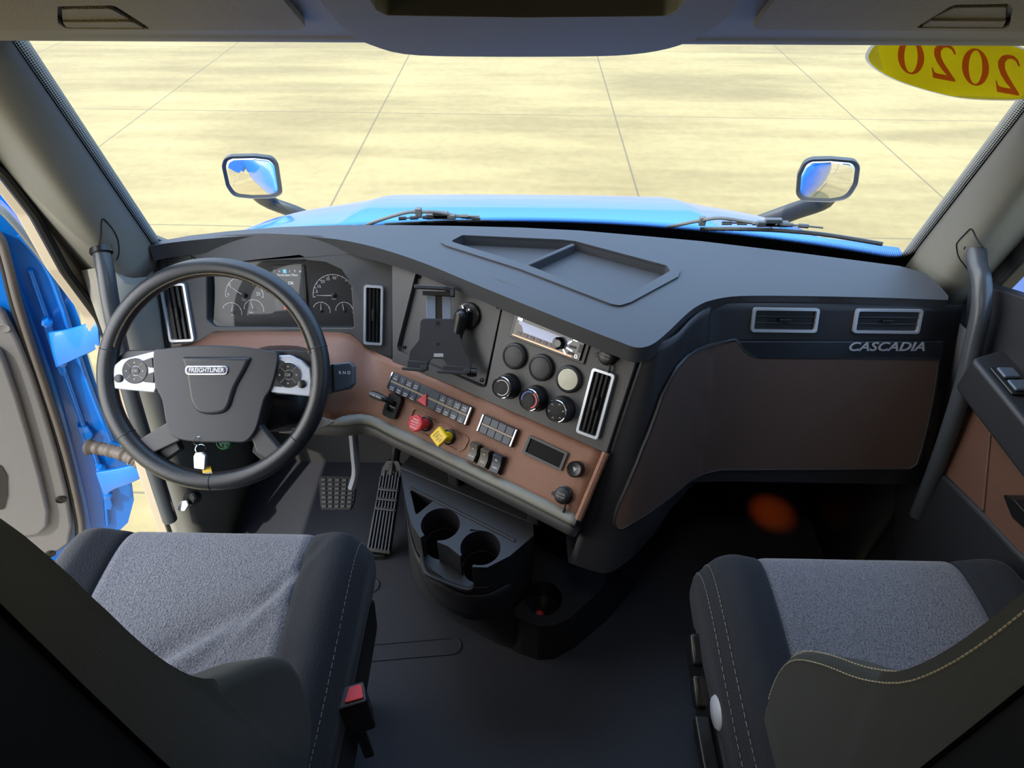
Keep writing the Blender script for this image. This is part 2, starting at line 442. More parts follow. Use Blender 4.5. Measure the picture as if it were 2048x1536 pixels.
# floor
g = G().prism([(-.93, -1.2), (.93, -1.2), (.93, 1.42), (-.93, 1.42)], -.06, 0)
floor = mk('floor', g, M_FLOOR, kind='structure', bevel=.002)
# floor ribs
for (u0, v0, u1, v1) in ((640, 1172, 742, 1172), (720, 1308, 905, 1292)):
    a = pz(u0, v0, 0); b = pz(u1, v1, 0); d = (b-a).normalized(); nrm = V((-d.y, d.x, 0)); wd = .022
    pts = []
    for k in range(17): an = -PI/2+PI*k/16; pts.append(b+d*(wd*math.cos(an))+nrm*(wd*math.sin(an)))
    pts = [a-nrm*wd]+pts+[a+nrm*wd]
    pts = [p+V((0, 0, .001)) for p in pts]
    g = G().tube(pts, .0025, 6)
    mk('embossed_line', g, M_FLOOR, parent=floor)
FIRE = 1.42
g = G().box(1.86, .04, .84, c=(0, FIRE+.02, .36))
mk('wall_front', g, mat('firewall_carpet', '3b3b3b', .9, bump=.4, bscale=200), kind='structure')
g = G().box(1.94, .04, 1.9, c=(0, -1.22, .87)); mk('wall_rear', g, M_DARK, kind='structure')
# roof: closed slab above the camera, sloping down to the header
g = G().prism([(-1.24, 1.80), (.45, 1.80), (1.02, 1.47), (1.02, 1.51), (.5, 1.86), (-1.24, 1.86)], -.98, .98,
              M=Matrix(((0, 0, 1, 0), (1, 0, 0, 0), (0, 1, 0, 0), (0, 0, 0, 1))))
mk('ceiling', g, M_TAN, kind='structure')
# side walls (plane x = const; local x -> -Y*sg etc.)
XW = .955
def wallF(sg): return Matrix(((0, 0, -sg*1.0, sg*XW), (sg*1.0, 0, 0, 0), (0, 1, 0, 0), (0, 0, 0, 1)))
def sidewall(nm, sg, hole, m):
    F = wallF(sg)
    P = [(-1.2, -.10), (1.44, -.10), (1.44, .80), (1.22, .88), (1.0, 1.42), (.95, 1.82), (-1.2, 1.82)]
    pts = [(sg*a, b) for a, b in P]; h = [(sg*a, b) for a, b in hole]
    g = G().prism(pts, -.035, 0, holes=[fillet(h, .05)])
    return mk(nm, g, m, F=F, kind='structure', bevel=.006)
lo = [px(*q, -XW) for q in ((0, 345), (65, 430), (125, 540), (195, 635), (258, 800), (305, 960), (352, 1100))]
left_hole = [(p.y, p.z) for p in lo]
left_hole = [(.94, 1.40)]+left_hole+[(left_hole[-1][0]-.03, -.04), (.18, -.04), (.12, .3), (.12, 1.42)]
wl = sidewall('wall_left', -1, left_hole, mat('door_frame_trim', 'a09480', .55, bump=.2, bscale=600))
right_hole = [(.98, 1.40), (1.13, .87), (1.0, .80), (.35, .74), (.3, 1.42)]
wr = sidewall('wall_right', 1, right_hole, M_DARK)
# door seals round the driver opening
path = [V((-XW+.004, a, b)) for a, b in fillet(left_hole, .06)]
mk('door_seal', G().tube(path, .010, 8, closed=True), M_BLACK, parent=wl)
g = G()
for off_ in (.022, .034):
    q = [px(u, v, -XW+.002) for u, v in ((-40, 260), (0, 312), (107, 438), (187, 552), (208, 618))]
    g.tube([p+V((0, -off_*.6, -off_*.2)) for p in q], .003, 6)
mk('seal_lip', g, M_SEAL, parent=wl)
# kick panels below the dash, left and right
def kick(nm, sg):
    g = G()
    rows = []
    for k in range(9):
        t = k/8; z = lerp(.92 if sg < 0 else .85, 0, t)
        if sg < 0:
            yo = lerp(1.13, .94, t)
        else: yo = 1.0
        O = V((sg*.94, yo, z)); rows.append(spline([O+V((0, 0, 0)), O+V((-sg*.045, .03, 0)), O+V((-sg*.055, .12, 0)), V((sg*.90, lerp(1.30, 1.41, t), z))], 4))
    g.loft(rows, closed=False, cap=False)
    return mk(nm, g, M_TRIM if sg < 0 else M_DARK, kind='structure', smooth=180, solid=.004)
kick('trim_3', -1); kick('trim_4', 1)

# ============================================================ OVERHEAD CONSOLE
ey = V((0, -.894, .447)); FH = frame((0, .94, 1.403), (1, 0, 0), ey)
oc = thing('overhead_console', 'textured grey overhead console above the windshield with two flap bins', 'overhead console', FH)
# beam: rounded roll along the windshield top
prof = spline([(-.02, .03), (-.022, .006), (-.006, -.002), (.012, -.002), (.03, 0), (.10, 0), (.2, -.001), (.40, -.004), (.40, .03), (.1, .035)], 4, closed=True)
def beam_loft(x0, x1):
    return G().loft([[V((x, a, -b)) for a, b in prof] for x in (x0, x0*.5, 0, x1*.5, x1)])
# local: y along slope, z outward(down).
g = beam_loft(-.95, .95)
mk('header_beam', g, M_TANL, parent=oc, F=FH, smooth=60)
def flap(side):
    if side < 0:
        out = [(-420, 66), (600, 64), (612, 58), (540, -28), (520, -60), (-420, -60)]
        hole = [(116, 17), (228, 15), (276, 45), (302, 62), (132, 61), (116, 50)]
        pad = [(124, 23), (222, 22), (262, 44), (126, 46)]
        low = [(126, 47), (264, 46), (292, 60), (134, 60)]
    else:
        out = [(1506, 58), (1514, 63), (2500, 70), (2500, -60), (1600, -60), (1570, -20)]
        hole = [(1830, 60), (1905, 14), (2018, 12), (2024, 22), (2018, 58), (2006, 61)]
        pad = [(1862, 42), (1908, 20), (2012, 19), (2010, 44)]
        low = [(1838, 59), (1862, 44), (2011, 45), (2004, 59)]
    o2 = fillet(L2(out, FH, .012), .012); h2 = fillet(L2(hole, FH, .012), .006)
    g = G().prism(o2, .0015, .010, holes=[h2])
    fl = mk('storage_flap', g, M_TAN, parent=oc, F=FH, bevel=.004)
    mk('handle_recess', G().prism(h2, .0012, .002), M_BLACK, parent=fl, F=FH)
    gg = G().prism(fillet(L2(pad, FH, .008), .004), .002, .006); gg.prism(fillet(L2(low, FH, .010), .004), .002, .009)
    mk('pull_handle', gg, M_TAN, parent=fl, F=FH, bevel=.002)
flap(-1); flap(1)
pod = [(560, -120), (640, 0), (668, 35), (700, 66), (740, 86), (808, 105), (925, 110), (1150, 110), (1262, 106), (1340, 93), (1400, 70), (1445, 40), (1478, 0), (1560, -120)]
op = [(720, -100), (738, -4), (752, 20), (775, 31), (1050, 35), (1330, 32), (1356, 20), (1374, -4), (1390, -100)]
P0 = L2(pod, FH, .012); P1 = L2(pod, FH, .030); c0 = V((0, .12)); 
def ring(k, z): return [V((c0.x+(p[0]-c0.x)*k, c0.y+(p[1]-c0.y)*k, z)) for p in spline([(*q, 0) for q in P1], 3)]
pts = [(p[0], p[1]) for p in spline([(*q, 0) for q in P1], 3)]
g = G().prism(pts, -.004, .032, holes=[fillet(L2(op, FH, .032), .006)])
mk('center_pod', g, M_TANL, parent=oc, F=FH, bevel=.016, seg=5)
mk('pod_opening', G().prism(fillet(L2(op, FH, .032), .006), .0, .008), M_BLACK, parent=oc, F=FH)
g = G().prism([(-.14, -.008), (.10, -.008), (.10, -.002), (-.14, -.002)], 0, .004)
# driver side sun visor end and right corner trim
g = G().prism(fillet([( -.92, -.02), (-.66, -.02), (-.70, -.008), (-.92, 0.0)], .004), -.03, -.004)
mk('corner_trim', g, M_TAN, parent=oc, F=FH)

# ============================================================ HOOD
def hz(Y): 
    P = [(1.46, .80), (1.8, .735), (2.1, .635), (2.4, .500), (2.7, .345), (3.0, .16), (3.3, -.06), (3.5, -.3)]
    for (a, b), (c, d) in zip(P, P[1:]):
        if Y <= c: t = (Y-a)/(c-a); return b+(d-b)*t
    return P[-1][1]
hp = spline([(1.46, .80, 0), (1.8, .74, 0), (2.1, .645, 0), (2.4, .507, 0), (2.7, .355, 0), (3.0, .16, 0), (3.25, -.10, 0), (3.35, -.5, 0)], 5)
cs = [(0, 0), (.25, .001), (.48, .004), (.545, .006), (.60, .019), (.72, .04), (.86, .062), (.98, .095), (1.06, .15), (1.12, .25), (1.15, .42), (1.16, .9)]
cs2 = spline([(a, b, 0) for a, b in cs], 4)
rows = []
for (y, z, _) in hp:
    k = 1-.20*max(0, (y-1.46)/1.6)
    rr = [V((x*k, y+(.10 if 0 else 0), z-d*1.0)) for x, d, _ in cs2]
    rows.append([V((-p.x, p.y, p.z)) for p in rr[::-1]]+rr[1:])
hood = mk('truck_hood', G().loft(rows, closed=False, cap=False), M_BLUE, smooth=180, solid=-.01)
tag(hood, 'glossy blue engine hood sloping away in front of the windshield', 'hood')
# cowl behind hood
rows = []
for i in range(21):
    s = -1+i/10; b = WS(s*1.0, 0)
    rows.append([b+V((0, .012, .0)), b+V((0, .03, .003)), b+V((0, .07, .008)), b+V((0, .10, -.01)), b+V((0, .12, -.06))])
ck = mk('cowl_panel', G().loft(rows, closed=False, cap=False), M_BLUE, smooth=180, solid=.004)
tag(ck, 'blue cowl strip at the foot of the windshield under the wipers', 'cowl')
# ---- wipers
def glasspt(u, v, push=.02):
    r = ray(u, v).normalized(); h = WSB.ray_cast(CAM, r)
    if h[0] is None: return CAM+r*1.65
    return h[0]+r*push
def wiper(pix_arm, clip, blade, lab):
    a = [glasspt(u, v, .035) for u, v in pix_arm]
    t = thing('windshield_wiper', lab, 'wiper', T(*a[0]), 'windshield wipers')
    mk('wiper_arm', G().tube(spline(a, 4), .0045, 8), M_STEELG, parent=t)
    c = glasspt(*clip, .035); mk('arm_clip', G().box(.016, .012, .022, T(*c)), M_STEELG, parent=t, bevel=.002)
    b = [glasspt(u, v, .02) for u, v in blade]
    bl = mk('wiper_blade', G().tube(spline(b, 4), .0036, 6, sq=1.5), M_STEELG, parent=t)
    # spring frame above the blade with gaps
    q = [p+V((0, -.004, .018)) for p in b]
    sp = spline(q, 8); n = len(sp); lo_ = int(n*.12); hi = int(n*.62); g = G()
    k = lo_
    while k < hi-3:
        g.tube(sp[k:k+3], .005, 6); k += 3
    g.tube(sp[lo_:hi], .0022, 5)
    mk('blade_bracket', g, M_STEELG, parent=t)
    m = sp[(lo_+hi)//2]; gg = G().box(.075, .012, .014, T(*m)); gg.box(.04, .012, .02, T(*(m+V((0, 0, .004)))))
    mk('blade_joint', gg, M_STEELG, parent=t, bevel=.003)
wiper([(730, 452), (760, 440), (812, 425), (840, 424), (870, 424), (915, 432), (960, 438)], (837, 424), [(770, 450), (830, 447), (900, 444), (960, 444), (1040, 447), (1110, 452)], 'grey windshield wiper on the driver side, partly hidden behind the dash')
wiper([(1335, 455), (1370, 447), (1406, 440), (1442, 436), (1490, 443), (1545, 452)], (1405, 442), [(1400, 458), (1480, 458), (1560, 461), (1640, 468), (1700, 477), (1765, 488)], 'grey windshield wiper on the passenger side resting above a blue strip')
# ---- hood mirrors
def hood_mirror(poly, x, lab, arm, sg):
    c = px(sum(p[0] for p in poly)/len(poly), sum(p[1] for p in poly)/len(poly), x)
    # face toward between the camera and the cab flank so it shows the truck side
    nrm = (CAM-c).normalized(); 
    aim = V((sg*1.25, -4.0, -2.6))
    nrm = ((CAM-c).normalized()+(aim-c).normalized()).normalized()
    ex = V((0, 0, 1)).cross(nrm).normalized(); F = frame(c, ex, nrm.cross(ex))
    P = L2(poly, F); P = spline([(*p, 0) for p in fillet(P, .05, 4)], 1, closed=True); P = [(p[0], p[1]) for p in P]
    # full frame, mirror inset
    t = thing('hood_mirror', lab, 'mirror', F, 'convex mirrors standing on the hood')
    n = len(P); cx = sum(p[0] for p in P)/n; cy = sum(p[1] for p in P)/n
    def sc(k, z): return [V((cx+(p[0]-cx)*k, cy+(p[1]-cy)*k, z)) for p in P]
    mk('mirror_housing', G().loft([sc(.955, .0), sc(.965, .005), sc(.985, .006), sc(1.0, 0), sc(.98, -.02), sc(.8, -.055), sc(.45, -.075)]), M_HOUS, parent=t, F=F, smooth=80)
    rr = []
    for k in (1, .8, .6, .4, .2, .01): rr.append([V((q.x, q.y, .003+.007*(1-k*k))) for q in sc(.957*k, 0)])
    mk('mirror_glass', G().loft(rr), M_MIRR, parent=t, F=F, smooth=180)
    a = [c-F.col[2].xyz*.05+V((.02*sg, 0, -.05))]+[px(u, v, xx) for u, v, xx in arm]
    g = G(); A = spline(a, 5)
    g.tube(A, [.042+.012*i/len(A) for i in range(len(A))], 14, sq=.55)
    mk('mirror_arm', g, M_HOUS, parent=t, smooth=80)
hood_mirror([(443, 332), (447, 316), (460, 311), (510, 310), (545, 314), (557, 328), (566, 388), (548, 396), (505, 397), (466, 393), (452, 372)], -1.15,
            'rounded mirror on a grey arm left of the hood, reflecting the blue door', [(535, 402, -1.25), (590, 424, -1.14), (650, 452, -1.02), (720, 485, -.9)], -1)
hood_mirror([(1606, 325), (1620, 317), (1665, 316), (1712, 320), (1721, 332), (1716, 368), (1698, 398), (1660, 404), (1602, 402), (1591, 388), (1594, 350)], 1.15,
            'rounded mirror on a grey arm right of the hood, reflecting the far cab flank', [(1645, 402, 1.25), (1590, 422, 1.16), (1520, 448, 1.04), (1440, 478, .92)], 1)
# ---- year sticker on the glass
FS = frame(glasspt(1905, 135, -.006), (1, 0, 0), V((0, -.62, .78)))
FS = frame(FS.translation, WS(.9, .8)-WS(.4, .8), WS(.6, 1)-WS(.6, .5))
ys = thing('year_sticker', 'yellow oval windshield sticker with 2020 seen from behind', 'sticker', FS)
c_ = l2(1912, 135, FS); a_ = l2(1731, 120, FS); 
E_ = [l2(u, v, FS) for u, v in ((1731, 118), (1735, 100), (1752, 84), (1790, 72), (1850, 66), (1930, 68), (2010, 84), (2070, 105), (2120, 135), (2130, 160), (2110, 185), (2060, 198), (2000, 201), (1920, 196), (1850, 180), (1790, 160), (1750, 138))]
Es = [(p[0], p[1]) for p in spline([(*e, 0) for e in E_], 5, closed=True)]
cx = sum(p[0] for p in Es)/len(Es); cy = sum(p[1] for p in Es)/len(Es)
def shr(k): return [(cx+(p[0]-cx)*k, cy+(p[1]-cy)*k) for p in Es]
M_STY = mat('sticker_yellow', 'ddcc20', .5); M_STR = mat('sticker_digits', 'd07a3c', .5); M_STW = mat('sticker_white_edge', 'd8d2cc', .5)
for m_ in (M_STY, M_STR, M_STW):   # thin vinyl lets daylight through
    n_ = m_.node_tree; b_ = n_.nodes['Principled BSDF']; tr_ = n_.nodes.new('ShaderNodeBsdfTranslucent'); mx_ = n_.nodes.new('ShaderNodeMixShader')
    tr_.inputs[0].default_value = {M_STY: (.95, .85, .08, 1), M_STR: (.9, .42, .14, 1), M_STW: (.6, .55, .5, 1)}[m_]
    mx_.inputs[0].default_value = .8; n_.links.new(b_.outputs[0], mx_.inputs[1]); n_.links.new(tr_.outputs[0], mx_.inputs[2])
    n_.links.new(mx_.outputs[0], n_.nodes['Material Output'].inputs[0])
mk('sticker_edge', G().prism(Es, 0, .0004), M_STW, parent=ys, F=FS)
mk('sticker_face', G().prism(shr(.965), .0004, .0008), M_STY, parent=ys, F=FS)
def zero(w_, h_):
    n = 40; o = [(w_/2*math.cos(2*PI*k/n), h_/2*math.sin(2*PI*k/n)) for k in range(n)]
    i_ = [(w_*.25*math.cos(2*PI*k/n), h_*.455*math.sin(2*PI*k/n)) for k in range(n)]
    return o, [i_]
def two(w_, h_):
    P = [(-.46, .26), (-.38, .40), (-.20, .49), (.02, .50), (.26, .44), (.40, .30), (.40, .14), (.28, -.04), (.08, -.22), (-.14, -.36), (.26, -.36), (.36, -.33), (.42, -.22), (.47, -.22), (.40, -.50), (-.47, -.50), (-.47, -.45), (-.20, -.22), (.02, -.02), (.13, .14), (.14, .28), (.04, .38), (-.12, .41), (-.28, .37), (-.40, .24)]
    return [(a_*w_, b_*h_) for a_, b_ in P], []
for fn, u, v, wpx, hpx, rot in ((zero, 1822, 112, 53, 70, 0), (two, 1888, 122, 51, 72, .08), (zero, 1951, 133, 54, 74, .0), (two, 2016, 147, 51, 78, .1)):
    o_, h_ = fn(wpx, hpx); f_ = lambda q: l2(u-q[0]+q[1]*.04, v-q[1]-q[0]*.18, FS)
    mk('digit', G().prism([f_(q) for q in o_], .0009, .0012, holes=[[f_(q) for q in k_] for k_ in h_]), M_STR, parent=ys, F=FS, smooth=0)
# ============================================================ DASHBOARD
dash = thing('dashboard', 'wraparound dashboard with dark grey pad, brown lower panel and brown glove panel', 'dashboard', T(0, 1.1, .6))
def down(tilt, hd=(0, -1)): return V((hd[0]*math.cos(R(tilt)), hd[1]*math.cos(R(tilt)), -math.sin(R(tilt))))
F1 = frame((-.6, 1.305, .865), (1, 0, 0), -down(62))
_a = V((-.317, 1.283, .87)); _b = V((.205, .95, .87)); _ex = (_b-_a).normalized()
F2 = frame(_a, _ex, -down(60, (_ex.y, -_ex.x)))
F3 = frame((.6, 1.085, .865), (1, 0, 0), -down(65))
# --- top pad
near = [(297, 494), (330, 487), (400, 479), (480, 473), (560, 471), (640, 475), (700, 483), (770, 500), (850, 527), (930, 560), (1020, 597), (1100, 629), (1180, 661), (1240, 684), (1268, 694), (1290, 694), (1312, 684), (1340, 660), (1370, 631), (1395, 612), (1425, 600), (1480, 592), (1600, 592), (1750, 595), (1896, 600)]
nearp = [pz(u, v, .9) for u, v in near]
nearp = [V(q) for q in spline(nearp, 4)]
far = [(1897, 592), (1880, 572), (1852, 547), (1800, 532), (1700, 519), (1600, 506), (1500, 494), (1400, 482), (1300, 473), (1160, 461), (1040, 455), (920, 452), (800, 450), (680, 450), (560, 454), (460, 462), (380, 471), (330, 480), (300, 487)]
farp = [pz(u, v, .9) for u, v in far]
outline = [(p.x, p.y) for p in nearp]+[(p.x, p.y) for p in farp]
PZ = T(0, 0, .9)
tray_o = L2([(880, 487), (888, 478), (908, 470), (1138, 477), (1160, 480), (1345, 532), (1361, 543), (1356, 556), (1262, 607), (1240, 614), (1222, 611), (1040, 541), (893, 494)], PZ)
tray_h = L2([(902, 485), (925, 473), (1122, 482), (1150, 485), (1333, 534), (1340, 545), (1250, 596), (1236, 600), (1222, 598), (1050, 531), (912, 489)], PZ)
g = G().prism(outline, -.036, 0, holes=[fillet(tray_h, .01)])
pad = mk('top_pad', g, M_PAD, parent=dash, F=PZ, bevel=.010, seg=4)
tray = thing('dash_top_tray', 'shallow two-part storage tray set into the dash top', 'tray', T(*pz(1130, 545, .87)))
g = G().prism(fillet(tray_o, .012), -.002, .004, holes=[fillet(tray_h, .01)])
mk('tray_rim', g, M_PAD, parent=tray, F=PZ, bevel=.0025)
g = G().prism([(p[0], p[1]) for p in fillet(tray_h, .01)], -.032, -.022)
mk('tray_floor', g, M_PAD, parent=tray, F=PZ)
a = pz(1148, 487, .9); b = pz(1046, 532, .9); d = (b-a); L_ = d.length; Fd = frame((a+b)/2, d, V((0, 0, 1)).cross(d))
mk('tray_divider', G().box(L_, .010, .024, c=(0, 0, -.012)), M_PAD, parent=tray, F=Fd, bevel=.003)
# black defrost gutter between pad and glass on the right is the solid frit band
# --- driver fascia with the cluster opening
cl = [(413, 532), (440, 529), (530, 522), (610, 520), (650, 524), (684, 540), (702, 572), (708, 656), (560, 655), (430, 653), (414, 640)]
clh = fillet(L2(cl, F1), .008)
fas = [(300, 470), (330, 482), (420, 470), (530, 465), (640, 470), (760, 490), (786, 500), (785, 722), (745, 705), (700, 668), (640, 664), (560, 663), (430, 664), (395, 684), (330, 700), (318, 700)]
g = G().prism(L2(fas, F1), -.03, 0, holes=[clh])
mk('driver_fascia', g, M_GREY, parent=dash, F=F1, bevel=.003)
g = G().prism(L2([(318, 512), (330, 512), (338, 700), (326, 705)], F1), -.03, .004); mk('fascia_end_strip', g, M_DARK, parent=dash, F=F1, bevel=.002)
# --- centre fascia (facing the driver) with a shallow square recess for the mount plate
rec = [(833, 539), (845, 541), (1000, 602), (1006, 612), (973, 775), (962, 774), (797, 702), (794, 692)]
fas2 = [(784, 490), (1000, 560), (1283, 670), (1279, 706), (1214, 907), (1100, 856), (980, 804), (870, 756), (785, 722)]
g = G().prism(L2(fas2, F2), -.04, 0, holes=[fillet(L2(rec, F2), .008)])
mk('center_fascia', g, M_GREY, parent=dash, F=F2, bevel=.003)
# seam strip on its right edge
g = G().prism(L2([(1268, 702), (1279, 704), (1214, 905), (1204, 901)], F2), 0, .003); mk('fascia_seam', g, M_GREY, parent=dash, F=F2, bevel=.001)
# --- brown lower panel: lofted between the fascia foot and the lower lip
top = [hit(u, v, F1, -.002) for u, v in ((318, 690), (345, 694), (392, 683), (412, 671), (432, 663), (500, 661), (560, 661), (640, 662), (700, 667), (745, 700))]+[hit(u, v, F2, -.002) for u, v in ((785, 720), (860, 750), (950, 789), (1040, 829), (1130, 868), (1212, 906))]
FB_up = hit(785, 722, F2); FBr = hit(1212, 905, F2); exb = (FBr-FB_up); hd = V((exb.y, -exb.x, 0)).normalized()
FB = frame(FB_up, exb, -down(48, (hd.x, hd.y)))
bot = [pz(332, 790, .56), pz(352, 800, .56), pz(392, 812, .56), pz(430, 822, .56), pz(480, 828, .56), pz(540, 832, .56), pz(600, 835, .57), pz(650, 838, .58), pz(684, 842, .585)]
bb = [hit(u, v, FB) for u, v in ((740, 836), (795, 862), (870, 897), (950, 937), (1030, 976), (1100, 1011), (1156, 1039))]
bot2 = bot+bb
bot2[-8] = pz(684, 838, bb[0].z+.005)
n = len(top)
cols = list(zip(top, bot2[:n]))
rows = []
for k in range(11):
    t = k/10; row = []
    for i, (a, b) in enumerate(cols):
        p = a.lerp(b, t); w_ = max(0, min(1, (i-8)/2))   # left part bulges, right part stays flat
        nrm = V((0, -.6, .8)); p = p+nrm*.03*math.sin(PI*t)*(1-w_)
        row.append(p)
    rows.append([V(q) for q in spline(row, 3)])
g = G().loft(rows, closed=False, cap=False)
brown = mk('brown_lower_panel', g, M_BROWN, parent=dash, smooth=60, solid=.012)
BB = BVHTree.FromPolygons([tuple(p) for p in g.v], g.f)
# right end of the brown panel, rolled edge
e0 = hit(1212, 905, F2); e1 = hit(1156, 1039, FB)
g = G().tube([e0, e0.lerp(e1, .5), e1], .008, 8); mk('panel_edge_roll', g, M_BROWN, parent=dash)
# --- lower lip: ledge strip under brown panel
lipv = [V(q) for q in spline([pz(560, 833, bb[0].z)]+[bot2[8]]+bb, 4)]
n1 = V((hd.x, hd.y, 0))
def liprow(off, dz): return [p+n1*off+V((0, 0, dz)) for p in lipv]
g = G().loft([liprow(-.01, .004), liprow(.006, .003), liprow(.012, -.002), liprow(.012, -.009)], closed=False, cap=False)
mk('ledge_strip', g, M_TRIM, parent=dash, smooth=60, solid=.002)
g = G().loft([liprow(.011, -.008), liprow(.005, -.018), liprow(.012, -.022), liprow(.014, -.040), liprow(.002, -.052), liprow(-.06, -.055), liprow(-.22, -.06)], closed=False, cap=False)
mk('lower_lip', g, M_GREY, parent=dash, smooth=60, solid=.003)
# --- cheek and passenger side: one dark surface lofted along the plan curve
ctrl = [ (_b+V((.012, -.002, 0)), down(60, (_ex.y, -_ex.x))), (V((.245, .945, .87)), down(61, (-.30, -.95))), (V((.285, .975, .87)), down(62, (-.15, -.99))),
         (V((.325, 1.03, .87)), down(64)), (V((.365, 1.068, .87)), down(65)), (V((.43, 1.085, .87)), down(65)), (V((.885, 1.085, .87)), down(65)) ]
cpos = spline([c[0] for c in ctrl], 6); cdir = [V(d).normalized() for d in spline([c[1] for c in ctrl], 6)]
def crow(t, kmax):
    return [V(p)+d*t*kmax(i/(len(cpos)-1)) for i, (p, d) in enumerate(zip(cpos, cdir))]
klen = lambda s: .475 if s < .15 else lerp(.475, .385, min(1, (s-.15)/.3))
rows = [crow(k/10, klen) for k in [-.4]+list(range(0, 11))]
last = rows[-1]
rows.append([p+V((0, .02, -.02)) for p in last]); rows.append([p+V((0, .15, -.05)) for p in last]); rows.append([V((p.x, 1.40, p.z-.10)) for p in last])
g = G().loft(rows, closed=False, cap=False)
mk('passenger_fascia', g, M_DARK, parent=dash, smooth=60, solid=-.006)
CB = BVHTree.FromPolygons([tuple(p) for p in g.v], g.f)
def chit(u, v, B=CB):
    r = ray(u, v).normalized(); h = B.ray_cast(CAM, r)
    return (h[0], h[1]) if h[0] else (None, None)
# brown glove panel follows that surface
lb = [(680, 1466), (684, 1445), (690, 1415), (700, 1390), (715, 1368), (735, 1350), (760, 1336), (790, 1321), (820, 1311), (860, 1297), (900, 1281), (940, 1266), (980, 1249), (1010, 1236), (1030, 1230), (1046, 1229), (1054, 1236), (1056, 1242)]
rb = [(680, 1472), (700, 1487), (712, 1505), (717, 1874), (760, 1869), (800, 1862), (850, 1852), (900, 1839), (926, 1830), (936, 1815), (938, 1440), (945, 1408), (960, 1375), (985, 1345), (1010, 1312), (1030, 1285), (1048, 1255), (1056, 1243)]
def interp(tab, v):
    for (a, x), (b, y) in zip(tab, tab[1:]):
        if v <= b: return x+(y-x)*(v-a)/(b-a)
    return tab[-1][1]
poly = [(u, v) for v, u in lb]+[(u, v) for v, u in rb[::-1]][1:]
poly = [(p[0], p[1]) for p in poly]
from mathutils.geometry import delaunay_2d_cdt
bd_ = []
for i in range(len(poly)):
    p, q = V(poly[i]), V(poly[(i+1) % len(poly)]); n = max(1, int((q-p).length/12))
    bd_ += [p.lerp(q, k/n) for k in range(n)]
def inside(x, y):
    c = False
    for i in range(len(poly)):
        (x0, y0), (x1, y1) = poly[i-1], poly[i]
        if (y0 > y) != (y1 > y) and x < (x1-x0)*(y-y0)/(y1-y0)+x0: c = not c
    return c
inn_ = [V((x, y)) for x in range(1225, 1890, 10) for y in range(684, 1060, 10) if inside(x, y) and min((V((x, y))-b).length for b in bd_) > 6]
nb = len(bd_); vs2, _, fs2, _, _, _ = delaunay_2d_cdt(bd_+inn_, [(i, (i+1) % nb) for i in range(nb)], [list(range(nb))], 1, 1e-4)
g = G()
for p in vs2:
    h, nn = chit(p[0], p[1])
    if h is None: h = pz(p[0], p[1], .55); nn = V((0, -.9, .42))
    if nn.dot(CAM-h) < 0: nn = -nn
    g.v.append(h+nn*.008)
g.f = [list(f) for f in fs2]
mk('glove_panel', g, M_BROWN2, parent=dash, smooth=180)
edge = []
for p in bd_:
    h, nn = chit(p.x, p.y)
    if h: edge.append(h+(nn if nn.dot(CAM-h) > 0 else -nn)*.005)
mk('glove_panel_edge', G().tube(edge, .0042, 6, closed=True), M_DARK, parent=dash)
# name strip
g = G().prism(L2([(1469, 681), (1883, 681), (1878, 718), (1512, 716), (1494, 710)], F3), .002, .010)
mk('name_strip', g, M_WOOD, parent=dash, F=F3, bevel=.002)
nf = at(F3, 1772, 694, (1800, 694), .010)
text('name_lettering', 'CASCADIA', nf, .026, M_SILVER, dash, ext=.0015, shear=.25, sx=1.25, bold=.0004)
mk('fascia_groove', G().prism(L2([(1440, 678), (1884, 679), (1884, 681), (1440, 680)], F3), 0, .003), M_BLACK, parent=dash, F=F3)
# ============================================================ INSTRUMENT CLUSTER
ICO = hit(560, 590, F1, -.028)
ic = thing('instrument_cluster', 'instrument cluster with white-lined gauges and a small menu screen behind the wheel', 'instrument cluster', T(*ICO))
FG = F1 @ T(0, 0, -.028)
cl_big = L2([(400, 515), (720, 505), (722, 668), (395, 668)], FG)
mk('gauge_plate', G().prism(cl_big, -.004, 0), mat('gauge_plate_grey', '1b1d22', .45), parent=ic, F=FG)
def arcg(c, r, a0, a1, wd, z=.0006, n=28):
    g = G(); pts = []
    for k in range(n+1):
        a = R(lerp(a0, a1, k/n)); pts.append((c[0]+r*math.cos(a), c[1]+r*math.sin(a)))
    inn = []
    for k in range(n, -1, -1):
        a = R(lerp(a0, a1, k/n)); inn.append((c[0]+(r-wd)*math.cos(a), c[1]+(r-wd)*math.sin(a)))
    for k in range(n):
        g.add([(*pts[k], z), (*pts[k+1], z), (*inn[n-k-1], z), (*inn[n-k], z)], [(0, 1, 2, 3)])
    return g
def gauge(u, v, ru, a0, a1, nt_, needle, big):
    c = l2(u, v, FG); r = abs(l2(u+ru, v, FG)[0]-c[0])
    g = arcg(c, r, a0, a1, .0012 if big else .001)
    for k in range(nt_):
        a = R(lerp(a0, a1, k/(nt_-1))); ln = .12 if k % 2 == 0 else .07
        d = V((math.cos(a), math.sin(a), 0)); p = V((*c, .0006))
        g.tube([p+d*r*(1-ln), p+d*r], .0006, 4)
    gg = mk('gauge_scale', g, M_WHITE, parent=ic, F=FG, smooth=0)
    a = R(needle); d = V((math.cos(a), math.sin(a), 0)); p = V((*c, .004))
    g = G().tube([p-d*r*.08, p+d*r*.82], [.0011, .0004], 5); mk('needle', g, M_WHITE, parent=gg, F=FG)
    g = G().lathe([(.006 if big else .0035, .001), (.006 if big else .0035, .005), (.004 if big else .002, .006)], 16, T(c[0], c[1], 0)); mk('needle_hub', g, M_BLACK, parent=gg, F=FG)
    return gg
ga_ = gauge(489, 591, 38, 185, -5, 11, 146, True)
gb_ = gauge(668, 591, 42, 185, -5, 15, 180, True)
